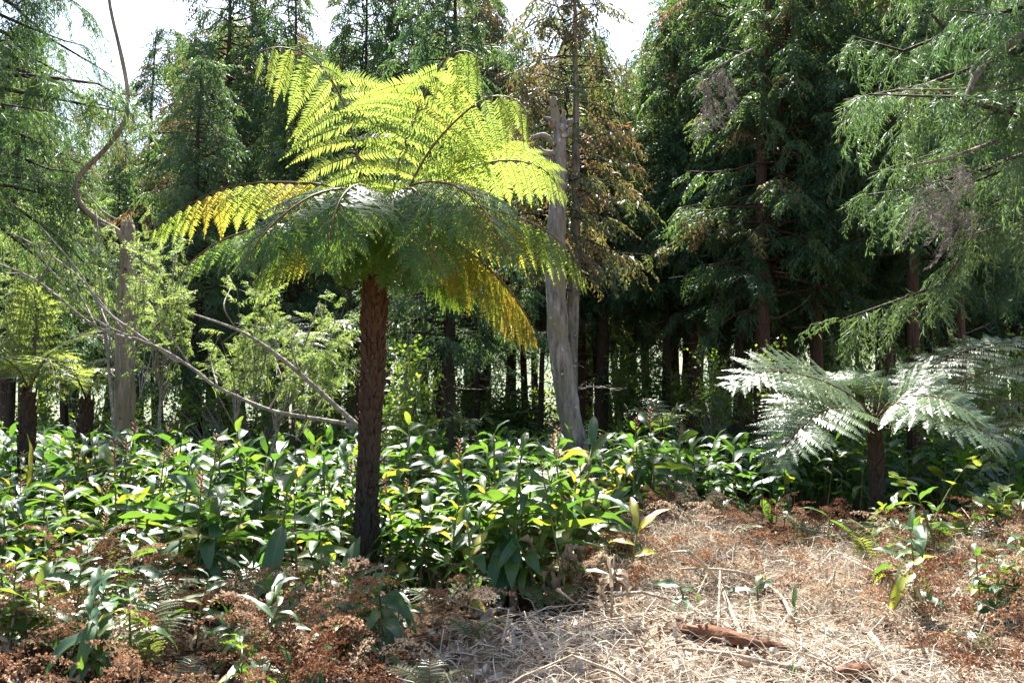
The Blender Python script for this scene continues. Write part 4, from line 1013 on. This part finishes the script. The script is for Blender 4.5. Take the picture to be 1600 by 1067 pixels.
lone_ginger('small green ginger sprout in the straw at the middle of the clearing', 1185, 930, 7.4, [(.2, 160, 15, .6, 'g'), (.22, 20, 30, .5, 'g'), (.25, 70, 60, .45, 'g'), (.12, 220, 0, .5, 'g')])
lone_ginger('lone ginger leaf pair hanging over the dark edge right of the straw bank', 1290, 850, 9.3, [(.42, 170, 40, .7, 'g'), (.40, 0, -25, .75, 'g'), (.25, 300, 0, .5, 'g')])
lone_ginger('bushy young ginger with broad upright leaves on the right', 1450, 900, 7.9, [(.25, 130, 45, .85, 'g'), (.2, 160, 30, .8, 'g'), (.3, 80, 60, .85, 'g'), (.2, 20, 20, .8, 'g'), (.15, 340, 0, .8, 'g'), (.12, 220, -5, .7, 'g')])
lone_ginger('wilting ginger tuft low in the straw, lower right', 1510, 990, 6.2, [(.15, 20, -5, .6, 'g'), (.15, 160, 10, .6, 'g'), (.12, 320, -10, .7, 'g'), (.16, 260, -10, .6, 'g')])
lone_ginger('dark green ginger leaves half buried at the left of the clearing', 1075, 950, 6.9, [(.22, 150, 10, .6, 'g'), (.2, 20, 10, .55, 'g'), (.15, 280, -20, .6, 'g'), (.15, 230, -10, .5, 'g')])
lone_ginger('ginger at the right edge with long glossy leaves', 1590, 880, 8.6, [(.4, 150, 35, .9, 'g'), (.35, 190, 20, .9, 'g'), (.45, 60, 60, .8, 'g'), (.3, 0, 10, .9, 'g')])
lone_ginger('tiny upright ginger leaf beside the sticks in the clearing', 1240, 940, 6.9, [(.1, 80, 70, .4, 'g'), (.08, 280, -20, .4, 'g')])
lone_ginger('tiny green ginger sprout at the bottom of the clearing', 1235, 1050, 5.35, [(.05, 60, 50, .3, 'g'), (.05, 190, 20, .3, 'g'), (.03, 320, 10, .25, 'g')])
lone_ginger('big-leaved ginger with two hanging glossy blades left of the tree fern trunk', 430, 930, 6.9, [(1.0, 275, 45, 1.25, 'g'), (.75, 265, -35, 1.25, 'g'), (.65, 20, 20, 1.1, 'g'), (.6, 180, 25, 1.1, 'g'), (.8, 310, 10, 1.1, 'g'), (.4, 230, -30, 1.1, 'g')])
lone_ginger('ginger with tall pointed leaves right against the left of the tree fern foot', 535, 940, 7.0, [(.2, 80, 72, 1.1, 'g'), (.15, 150, 60, 1.1, 'g'), (.2, 20, 55, 1.0, 'g'), (.3, 270, 30, 1.0, 'g')])

for k in range(34):
    px = [rng.uniform(-20, 330), rng.uniform(330, 640)][k % 2]; d = np.interp(px, *FRONT) - rng.uniform(.2, 1.9); x = (px - 800) / FPX * d; kk = [7, 2, 5][k % 3]
    sc_ = rng.uniform(.45, .72); lb = ('stunted ' + GTYPE[kk] + ' in the dead bracken ' + ('by the bleached withered leaves' if px < 90 else 'near the collapsed yellow one' if px < 200 else 'under the arching leaf' if px < 330 else 'below the big-leaved one' if px < 470 else 'before the tree fern foot'))
    copy_tree(GP[kk], lb, lb, (x, d, float(ground_z(x, d)) - .02), (rng.normal(0, .12), rng.normal(0, .12), rng.uniform(0, 6.28)), sc_)

for k in range(34):
    px = rng.uniform(1370, 1680); d = rng.uniform(6.6, 10.8) - (px - 1400) / 280 * .9; x = (px - 800) / FPX * d; kk = [7, 2, 5, 4][k % 4]
    sc_ = rng.uniform(.45, .8); lb = 'scrubby ' + GTYPE[kk] + ' ' + ('near the bushy young one' if px < 1520 else 'under the rounded shrub') + (' in front' if d < 8.5 else ' behind')
    copy_tree(GP[kk], lb, lb, (x, d, float(ground_z(x, d)) - .02), (rng.normal(0, .15), rng.normal(0, .15), rng.uniform(0, 6.28)), sc_)

# withered clumps: pale hanging leaves
def withered_clump(label, px, py, d, h, n, sc, seed):
    g = np.random.default_rng(seed); b = P(px, py, d); b[2] = float(ground_z(b[0], d)) - .01
    t = thing('withered_ginger', label, 'ginger plant', b)
    mb = MB(); tube(mb, [(0, 0, 0), (.01, .02, h * .5), (.03, 0, h)], [.012, .007], 6); mb.build('stem', M['withered'], t)
    for k in range(n):
        a = g.uniform(0, 6.28); u = g.uniform(.55, 1)
        o = link('withered_leaf', WL[g.integers(0, 4)], t, (.03 * u, 0, h * u)); o.scale = (sc * g.uniform(.7, 1.1),) * 3
        o.rotation_euler = mat_to_euler((math.cos(a), math.sin(a), g.uniform(-.4, .3)), (0, 0, 1))
withered_clump('withered brown ginger with hanging leaves at the edge of the straw', 955, 980, 6.9, .5, 7, .9, 91)
withered_clump('pale curled withered ginger leaves heaped in the clearing', 1300, 930, 7.4, .32, 9, .8, 92)
withered_clump('second heap of pale withered ginger leaves right of the first', 1375, 945, 7.2, .28, 8, .75, 93)
withered_clump('bleached withered ginger in the bottom left corner', 12, 1050, 5.6, .4, 7, .95, 94)
withered_clump('tan withered ginger hanging in the shade right of the tree fern trunk', 640, 860, 8.3, .75, 5, .8, 95)
withered_clump('dry tan ginger leaves below the sunny right end of the ginger bank', 880, 930, 7.6, .5, 7, .9, 96)

# ------------------------------------------------------------------ bracken
def bracken_green(label, px, py, d, dirs, L, seed, leaf='frond_pale', group=None):
    g = np.random.default_rng(seed); b = P(px, py, d); b[2] = float(ground_z(b[0], d))
    t = thing('bracken_fern', label, 'fern', b, group)
    for a, el, s in dirs:
        a = R(a); h = np.array([math.cos(a), math.sin(a), 0]); l = L * s; e = R(el)
        c = [b, b + h * l * .3 * math.cos(e) + [0, 0, l * .42 * math.sin(e) + .02], b + h * l * .65 * math.cos(e) + [0, 0, l * .68 * math.sin(e)], b + h * l * math.cos(e) + [0, 0, l * .72 * math.sin(e)]]
        frond(t, c, np.cross(h, [0, 0, 1]), 11, l * .34, l * .05, leaf, g, .3, False, .25, 12, rr=.004)
BR = [('pale green bracken fern at the left edge below the ginger', 30, 960, 6.6, [(60, 60, 1), (120, 65, .9), (0, 45, .8), (200, 40, .8)], .62),
      ('lacy bracken fern with narrow upright frond, lower left', 75, 1010, 6.0, [(95, 75, 1), (20, 40, .7), (170, 50, .8)], .55),
      ('small white-lit bracken frond at the bottom left', 285, 1065, 5.2, [(80, 60, 1), (180, 30, .8), (0, 30, .8)], .3),
      ('white-lit bracken fern at the bottom, left of centre', 430, 1075, 5.1, [(150, 35, 1), (30, 35, 1), (90, 50, .8)], .32),
      ('bracken fern glowing at the bottom centre edge', 670, 1068, 5.2, [(160, 40, 1), (20, 35, 1), (90, 55, .9)], .34),
      ('bluish bracken frond hanging in shade under the ginger right of the tree fern', 690, 980, 6.8, [(20, 50, 1), (0, 30, .9), (150, 40, .8)], .55),
      ('small bracken fern on the litter left of the clearing', 735, 1010, 6.1, [(20, 45, 1), (140, 45, .9), (80, 60, .7)], .34),
      ('green bracken in the ginger bank far left', 225, 830, 8.6, [(30, 60, 1), (150, 60, .9), (90, 70, .9)], .8),
      ('bracken fern left of the tree fern foot', 390, 850, 8.0, [(30, 60, 1), (150, 60, 1), (270, 30, .7)], .8),
      ('feathery bracken with pale fronds in front of the low fern trunk', 1385, 870, 9.6, [(170, 50, 1), (20, 40, .9), (100, 60, .8), (230, 30, .7)], .72),
      ('bracken curling over the dark edge of the clearing', 1265, 850, 9.9, [(150, 60, 1), (40, 50, .9), (90, 65, .8)], .6),
      ('low bracken frond at the far left end of the clearing', 1130, 850, 9.6, [(0, 35, 1), (160, 40, .9)], .5),
      ('bracken fern low beside the shrub on the right edge', 1500, 890, 8.6, [(20, 50, 1), (160, 45, 1), (90, 60, .8)], .55),
      ('pale bracken at the right edge over the brown litter', 1580, 800, 10.5, [(160, 55, 1), (100, 65, 1), (200, 40, .9)], .8),
      ('bracken frond beside the stacked dead bracken, lower left of the tree fern', 250, 1010, 6.3, [(40, 50, 1), (130, 60, .9)], .45),
      ('dim green bracken between the dead bracken and the tree fern foot', 470, 990, 6.4, [(60, 45, 1), (150, 40, .9), (10, 40, .8)], .45),
      ('bracken frond in the shade at the right of the ginger bank front', 850, 960, 7.2, [(30, 40, 1), (140, 45, .9)], .45)]
for k, (lb, px, py, d, dr, L) in enumerate(BR): bracken_green(lb, px, py, d, dr, L, 800 + k)

gb = np.random.default_rng(44)
spots = [(px, d) for px, d in zip(gb.uniform(-10, 560, 20), gb.uniform(5.2, 7.6, 20))] + [(px, d) for px, d in zip(gb.uniform(1290, 1640, 14), gb.uniform(7.6, 10.6, 14))]
for k, (px, d) in enumerate(spots):
    y = to_px((0, d, 0))[1]; lf = ['frond_pale', 'frond'][int(gb.random() < .4)]; hue = 'pale' if lf == 'frond_pale' else 'dark green'
    where = ('by the bleached withered ginger' if px < 80 else 'around the collapsed yellow ginger' if px < 180 else 'under the arching brown-edged leaf' if px < 330 else 'below the big-leaved ginger' if px < 450 else 'before the tree fern foot' if px < 700 else
             'left of the bushy young ginger' if px < 1420 else 'beside the bushy young ginger' if px < 1520 else 'under the rounded shrub') + (', nearest the bottom edge' if d < 6 else ', deeper in' if (d > 6.8 and px < 700) or d > 9.2 else '')
    lb = f'{hue} little fern {where}'
    bracken_green(lb, px, y, d, [(gb.uniform(0, 360), gb.uniform(35, 70), gb.uniform(.6, 1.1)) for _ in range(3)], .5, 860 + k, lf, lb)

def dead_frond(seed, L=.6):
    g = np.random.default_rng(seed); V, F = [], []
    s = np.linspace(0, 1, 16); ax = np.stack([L * s * .9, .05 * np.sin(s * 5 + seed), .34 * L * np.sin(s * 2.4) - .12 * L * s], -1)
    for i in range(15):
        b = len(V); V += [ax[i] + [0, .003, 0], ax[i] - [0, .003, 0], ax[i + 1]]; F.append((b, b + 1, b + 2))
    for i in range(3, 16):
        for sd in (-1, 1):
            ln = .26 * L * (1 - .75 * (i - 3) / 13) * g.uniform(.6, 1.1); d = unit(np.array([.55, sd, -.3]) + g.normal(0, .35, 3)); m = int(13 * (ln / (.26 * L))) + 4
            for q in range(m):
                p = ax[i] + d * ln * (q + .5) / m + np.array([0, 0, -.3 * ln * (q / m) ** 2])
                e = unit(g.normal(0, 1, 3) + d * .6); f = unit(np.cross(e, g.normal(0, 1, 3))); z = .0125 * g.uniform(.5, 1.5); b = len(V)
                V += [p, p + e * z + f * z * .5, p + e * z * 1.7, p + e * z - f * z * .5]; F += [(b, b + 1, b + 2), (b, b + 2, b + 3)]
    return np.array(V), np.array(F)
DF = [dead_frond(k) for k in range(6)]
def dead_mass(label, polys, n, seed, hmax=.35, tone=.45):
    g = np.random.default_rng(seed); loc, dirs = [], []; w_ = np.array([p[4] for p in polys], float); w_ /= w_.sum()
    for _ in range(n):
        x0, x1, d0, d1, _w = polys[g.choice(len(polys), p=w_)]
        px = g.uniform(x0, x1); d = g.uniform(d0, d1); x = (px - 800) / FPX * d
        loc.append((x, d, float(ground_z(x, d)) + hmax * g.uniform(0, 1) ** 1.5)); a = g.uniform(0, 6.28); dirs.append((math.cos(a), math.sin(a), g.normal(.15, .35)))
    mb = MB(); scatter(mb, DF, g.integers(0, 6, n), frames(np.array(dirs), unit(g.normal(0, .4, (n, 3)) + [0, 0, 1])), np.array(loc), g.uniform(.5, 1.05, n), np.clip(g.normal(tone, .25, n), 0, 1))
    tag(mb.build('dead_bracken', M['dead_bracken'], smooth=False), label, 'bracken', None, 'stuff')
dead_mass('rust-brown dead bracken heaped in front of the ginger on the left', [(-60, 230, 5.4, 8.2, 2.2), (150, 330, 6.2, 8.0, 1.6), (380, 540, 4.7, 5.5, 1.6), (320, 600, 5.8, 6.6, .4), (-60, 250, 4.6, 5.2, .5)], 230, 90, .42, .6)
dead_mass('brown dead bracken along the dark edge behind the clearing', [(1120, 1300, 9.6, 12.0, 2), (1300, 1620, 9.4, 11.0, 2), (1420, 1640, 7.8, 9.4, .8)], 150, 91, .3, .4)
dead_mass('dark dead bracken crowding in from the right edge', [(1400, 1680, 6.6, 9.6, 2), (1480, 1700, 5.0, 6.8, 1.1)], 120, 94, .40, .68)
dead_mass('crumpled brown bracken scattered over the right half of the clearing', [(1260, 1640, 6.8, 9.0, 2), (1330, 1640, 5.4, 6.8, .8), (1050, 1280, 7.6, 9.6, .8)], 80, 93, .16, .85)
dead_mass('dry straw-coloured bracken at the right end of the ginger bank', [(870, 1060, 7.4, 9.4, 2), (1000, 1110, 9.2, 11.5, 2.2), (600, 760, 5.6, 7.0, .5)], 150, 92, .32, .85)

# ------------------------------------------------------------------ straw, litter, sticks and logs in the clearing
def straw():
    g = np.random.default_rng(95); n = 15000
    px = 640 + 1040 * g.uniform(0, 1, n) ** .85; d = 4.7 + 6.0 * g.uniform(0, 1, n) ** 1.5
    ok = (g.random(n) < .25 + 1.1 * (.5 + .5 * np.sin(px * .021 + d * 2.1) * np.sin(d * 3.7 - px * .011))) & (d < np.interp(px, [640, 800, 950, 1050, 1150, 1300, 1700], [5.8, 6.4, 8.4, 11.2, 10.5, 9.8, 10.0])); px, d = px[ok], d[ok]; n = len(px)
    x = (px - 800) / FPX * d; tuft = .5 + .5 * np.sin(x * 3.1 + 1) * np.sin(d * 2.3 + x)
    z = ground_z(x, d) + .005 + .2 * np.clip(tuft - .35, 0, 1) * g.uniform(0, 1, n) ** 1.3
    p = np.stack([x, d, z], -1); a = g.uniform(0, 6.28, n); e = g.normal(.12, .3, n) + .35 * tuft * (g.random(n) < .3)
    dr = np.stack([np.cos(a) * np.cos(e), np.sin(a) * np.cos(e), np.sin(e)], -1); L = g.uniform(.10, .38, n)
    s = unit(np.cross(dr, g.normal(0, 1, (n, 3)))) * (g.uniform(.0014, .0036, n))[:, None]; sag = np.array([0, 0, -1.0])
    c1 = p + dr * (L * .5)[:, None]; c2 = p + dr * L[:, None] + sag * (L * .25)[:, None] + g.normal(0, .02, (n, 3))
    V = np.stack([p - s, p + s, c1 - s, c1 + s, c2], 1)
    V[..., 2] = np.maximum(V[..., 2], ground_z(V[..., 0], V[..., 1]) + .003)
    F = np.array([(0, 1, 2), (1, 3, 2), (2, 3, 4)])[None] + (np.arange(n) * 5)[:, None, None]
    mb = MB().add(V.reshape(-1, 3), F.reshape(-1, 3), np.repeat(np.clip(g.normal(.55, .25, n), 0, 1), 5))
    tag(mb.build('dry_grass', M['straw'], smooth=False), 'tangled dry straw and grass covering the sunny clearing', 'grass', None, 'stuff')
straw()
def straw_bank():
    g = np.random.default_rng(98); n = 5200; cl = [(g.uniform(960, 1120), g.uniform(8.2, 11.0)) for _ in range(46)] + [(g.uniform(1280, 1640), g.uniform(6.2, 9.4)) for _ in range(26)]
    k = g.integers(0, len(cl), n); c = np.array(cl)[k]; cx = (c[:, 0] - 800) / FPX * c[:, 1]
    x = cx + g.normal(0, .13, n); y = c[:, 1] + g.normal(0, .13, n); a = g.uniform(0, 6.28, n); e = np.clip(g.normal(.75, .4, n), -.1, 1.5); L = g.uniform(.15, .6, n)
    dr = np.stack([np.cos(a) * np.cos(e), np.sin(a) * np.cos(e), np.sin(e)], -1); p = np.stack([x, y, ground_z(x, y)], -1)
    out = np.stack([np.cos(a), np.sin(a), np.zeros(n)], -1); s_ = unit(np.cross(dr, g.normal(0, 1, (n, 3)))) * g.uniform(.0015, .0045, n)[:, None]
    c1 = p + dr * (L * .55)[:, None]; c2 = c1 + dr * (L * .25)[:, None] + out * (L * .25)[:, None] - np.array([0, 0, 1.]) * (L * g.uniform(.1, .45, n))[:, None]
    c2[:, 2] = np.maximum(c2[:, 2], ground_z(c2[:, 0], c2[:, 1]) + .01)
    V = np.stack([p - s_, p + s_, c1 - s_, c1 + s_, c2], 1); F = np.array([(0, 1, 2), (1, 3, 2), (2, 3, 4)])[None] + (np.arange(n) * 5)[:, None, None]
    tag(MB().add(V.reshape(-1, 3), F.reshape(-1, 3), np.repeat(np.clip(g.normal(.6, .25, n), 0, 1), 5)).build('dry_grass_tufts', M['straw'], smooth=False), 'standing tufts of bleached dry stalks banked beside the clearing', 'grass', None, 'stuff')
straw_bank()
def litter():
    g = np.random.default_rng(96); tm = [ginger_leaf(900 + k, L=.10, W=.032, seg=3, col=2, arch=1.2, fold=.5, wavy=.03) for k in range(5)]
    n = 7000; px = g.uniform(-80, 1700, n); d = 4.5 + 7.5 * g.uniform(0, 1, n) ** 1.3; x = (px - 800) / FPX * d
    a = g.uniform(0, 6.28, n); dr = np.stack([np.cos(a), np.sin(a), g.normal(.1, .3, n)], -1)
    loc = np.stack([x, d, ground_z(x, d) + .02 + .03 * g.random(n)], -1)
    mb = MB(); scatter(mb, tm, g.integers(0, 5, n), frames(dr, unit(g.normal(0, .6, (n, 3)) + [0, 0, 1])), loc, g.uniform(.35, 1.2, n), np.clip(g.normal(.5, .3, n), 0, 1))
    # larger bleached leaves lying at the bottom centre
    n = 330; px = np.where(g.random(n) < .6, g.uniform(690, 1000, n), g.uniform(1000, 1640, n)); d = g.uniform(4.9, 7.0, n); x = (px - 800) / FPX * d; a = g.uniform(0, 6.28, n)
    scatter(mb, tm, g.integers(0, 5, n), frames(np.stack([np.cos(a), np.sin(a), g.normal(0, .2, n)], -1), unit(g.normal(0, .5, (n, 3)) + [0, 0, 1])), np.stack([x, d, ground_z(x, d) + .03], -1), g.uniform(.8, 2.2, n), np.clip(g.normal(.85, .2, n), 0, 1))
    tag(mb.build('leaf_litter', M['litter'], smooth=True), 'fallen brown and bleached leaves scattered over the forest floor', 'litter', None, 'stuff')
litter()

def twig_litter():
    g = np.random.default_rng(97); mb = MB()
    for k in range(560):
        px = g.uniform(640, 1680); d = 4.8 + 5.5 * g.random() ** 1.4
        if d > np.interp(px, [640, 800, 950, 1050, 1300, 1700], [5.8, 6.6, 8.6, 11, 10, 9.8]): continue
        x = (px - 800) / FPX * d; a = g.uniform(0, 6.28); L = g.uniform(.12, .6) * (1 if g.random() < .85 else 2.2); h = np.array([math.cos(a), math.sin(a), 0]); z = float(ground_z(x, d)) + .015
        up = max(0, g.normal(.02, .07)) * L * 2
        p = np.array([[x, d, z], [x, d, z + up + .02], [x, d, z + up * .4]]) + np.array([0, .5, 1.0])[:, None] * h * L; p[1] += g.normal(0, .05 * L, 3); p[:, 2] = np.maximum(p[:, 2], ground_z(p[:, 0], p[:, 1]) + .008)
        tube(mb, smooth_path(p, 5), [.006 * g.uniform(.5, 1.3) * (1 + .6 * (L > .6)), .002], 4, cap=False)
    tag(mb.build('twig_litter', M['stick']), 'thin bleached twigs strewn over the straw', 'twigs', None, 'stuff')
twig_litter()

def on_ground(px, py, up=0.015):
    """point of the ground seen at a pixel"""
    d = 6.0
    for _ in range(12):
        x = (px - 800) / FPX * d; h = CAMZ - float(ground_z(x, d)) - up
        c, s = math.cos(PITCH), math.sin(PITCH); y = (533.5 - py) / FPX
        d = h / max(1e-3, -(s + y * c) / (c - y * s))
    return P(px, py, d)
ST = [('long pale stick arching over the straw, its foot near the rotten log', [(1170, 1025, 0), (1145, 960, .12), (1120, 905, .28), (1080, 865, .32), (1050, 862, .3)], .014),
      ('thin pale stem bowed across the middle of the clearing', [(1240, 970, 0), (1215, 925, .1), (1160, 895, .2), (1090, 888, .2), (1050, 890, .15)], .012),
      ('bare stem lying from the straw bank towards the rotten log', [(1145, 985, .02), (1120, 965, .04), (1085, 950, .05), (1050, 940, .05)], .012),
      ('long pale stick along the bottom of the clearing', [(1290, 1050, .02), (1200, 1035, .04), (1130, 1020, .05), (1060, 1012, .03)], .014),
      ('thin straight twig standing up between the sticks', [(1185, 985, 0), (1175, 950, .1), (1165, 915, .2)], .007),
      ('pale stick lying flat across the right of the clearing', [(1425, 935, .06), (1500, 928, .06), (1600, 930, .06)], .014),
      ('bleached stick below the flat one on the right edge', [(1530, 940, .05), (1570, 940, .05), (1630, 936, .05)], .014),
      ('slanting stick behind the withered heaps', [(1320, 870, .12), (1360, 890, .1), (1410, 920, .04)], .011),
      ('short broken stick in the middle of the straw', [(1360, 990, .02), (1375, 1010, .03), (1385, 1025, .02)], .016),
      ('thin upright stem right of the short broken stick', [(1445, 1020, 0), (1435, 995, .08), (1430, 965, .16)], .010),
      ('grey stick lying at the edge of the shade, bottom centre', [(700, 985, .03), (760, 975, .04), (800, 990, .03)], .012),
      ('broken pale stick on the bleached leaves at the bottom centre', [(822, 965, .03), (835, 990, .04), (850, 1018, .02)], .013),
      ('thin branch leaning out of the ginger bank onto the litter', [(870, 920, .25), (890, 935, .15), (905, 945, .05)], .010),
      ('bowed cane hanging over the yellow ginger into the clearing', [(960, 930, .3), (1000, 925, .42), (1040, 935, .35), (1070, 950, .1)], .009),
      ('dark fallen stick half sunk in the straw, lower right corner', [(1570, 1020, .02), (1610, 1022, .03), (1650, 1030, .03)], .02)]
for lb, pts, r in ST:
    p = smooth_path([on_ground(x, y) + [0, 0, 0] for x, y, u in pts], 18)
    # raise by bowing: keep the picture position by moving along the view ray towards the camera
    up = interp([u for _, _, u in pts], 18)
    cam_p = np.array([0, 0, CAMZ]); f = np.clip(up / (CAMZ - p[:, 2]), 0, .6); p = p + (cam_p - p) * f[:, None]
    b = p[0].copy(); mb = MB(); tube(mb, p - b, [r * 1.3, r * 1.1, r * .6], 7, .1, seed=int(pts[0][0]))
    tag(mb.build('stick', M['stick'], loc=b), lb, 'stick')
def log(label, pts, r, mat):
    p = smooth_path([on_ground(x, y, .02) for x, y in pts], 14); p[:, 2] += r * .45; b = p[0].copy(); mb = MB()
    tube(mb, p - b, [r * .6, r, r * 1.05, r * .8, r * .35], 12, .16, ridges=3, seed=int(pts[0][0]))
    tag(mb.build('rotten_log', M[mat], loc=b), label, 'log')
log('reddish rotten log lying in the straw of the clearing', [(1062, 985), (1110, 995), (1160, 1005), (1232, 1018)], .045, 'rot')
log('short chunk of rotten brown wood at the bottom of the clearing', [(1308, 1062), (1335, 1056), (1370, 1055)], .05, 'rot')
log('dark rotten branch wood in the shade under the ginger', [(780, 965), (820, 968), (870, 975)], .045, 'bark_dark')

# broad-leaved shrub and cane at the right edge
def round_leaf(seed, L=.12):
    g = np.random.default_rng(seed); n = 14; a = np.linspace(0, 2 * np.pi, n, endpoint=False); r = L * .5 * (1 + .10 * np.cos(a * 7) + g.normal(0, .04, n))
    V = np.vstack([[L * .5, 0, 0], np.stack([L * .5 - r * np.cos(a) * 1.05, r * .85 * np.sin(a), .22 * np.abs(r * np.sin(a)) - .3 * (r * np.cos(a) < 0) * r * .4], -1)])
    F = [(0, 1 + k, 1 + (k + 1) % n) for k in range(n)]
    return MB().add(V, F, .5, 0, np.full((n + 1, 2), .3)).mesh('leaf', M['bramble'], True)
M['bramble'] = leaf_mat('bramble_leaf', [(0, (0.06, 0.11, 0.025)), (1, (0.12, 0.16, 0.03))], [(0, (0.4, 0.58, 0.05)), (1, (0.62, 0.68, 0.07))], fac=.4, rough=.35)
RL = [round_leaf(k, .10 + .02 * k) for k in range(4)]
def leafy(name, label, cat, stems, d, nl, seed, sc=1.0):
    g = np.random.default_rng(seed); b = P(*stems[0][0], d); b[2] = float(ground_z(b[0], d))
    t = thing(name, label, cat, b)
    for st in stems:
        p = smooth_path([b] + [P(x, y, d + g.normal(0, .1)) for x, y in st[1:]], 14); mb = MB(); tube(mb, p - b, [.008, .003], 5); mb.build('stem', M['stem'], t)
        for k in range(nl):
            i = g.integers(5, 14); a = g.uniform(0, 6.28)
            o = link('leaf', RL[g.integers(0, 4)], t, p[i] - b); o.rotation_euler = mat_to_euler((math.cos(a), math.sin(a), g.normal(0, .4)), unit(np.array([g.normal(0, .4), g.normal(-.2, .4), 1]))); o.scale = (sc * g.uniform(.6, 1.1),) * 3
leafy('bramble_shrub', 'sunlit shrub of rounded toothed leaves at the right edge', 'shrub', [[(1540, 905), (1520, 850), (1500, 810)], [(1540, 905), (1545, 840), (1550, 790)], [(1540, 905), (1570, 850), (1590, 800)], [(1540, 905), (1500, 880), (1480, 850)]], 8.8, 17, 41, 1.45)
leafy('bramble_shrub', 'second leafy shrub of toothed leaves, right behind the rounded one', 'shrub', [[(1590, 860), (1580, 800), (1560, 760)], [(1590, 860), (1610, 800), (1620, 760)], [(1590, 860), (1560, 810), (1530, 780)]], 10.2, 18, 44, 1.6)
leafy('leafy_cane', 'thin cane with a few yellow-green leaves left of the rounded shrub', 'shrub', [[(1430, 880), (1430, 820), (1420, 770), (1405, 745)]], 9.2, 9, 42, 1.3)
leafy('leafy_cane', 'thin arching cane with a leaf at its tip above the rounded shrub', 'shrub', [[(1440, 880), (1470, 790), (1500, 740), (1530, 710)]], 9.0, 5, 43, 1.1)

print('far conifers', n_far, 'ginger', n_ind, 'mass', len(far), 'objects', len(bpy.data.objects),
      'tris', sum(len(m.polygons) for m in bpy.data.meshes) // 1000, 'k')
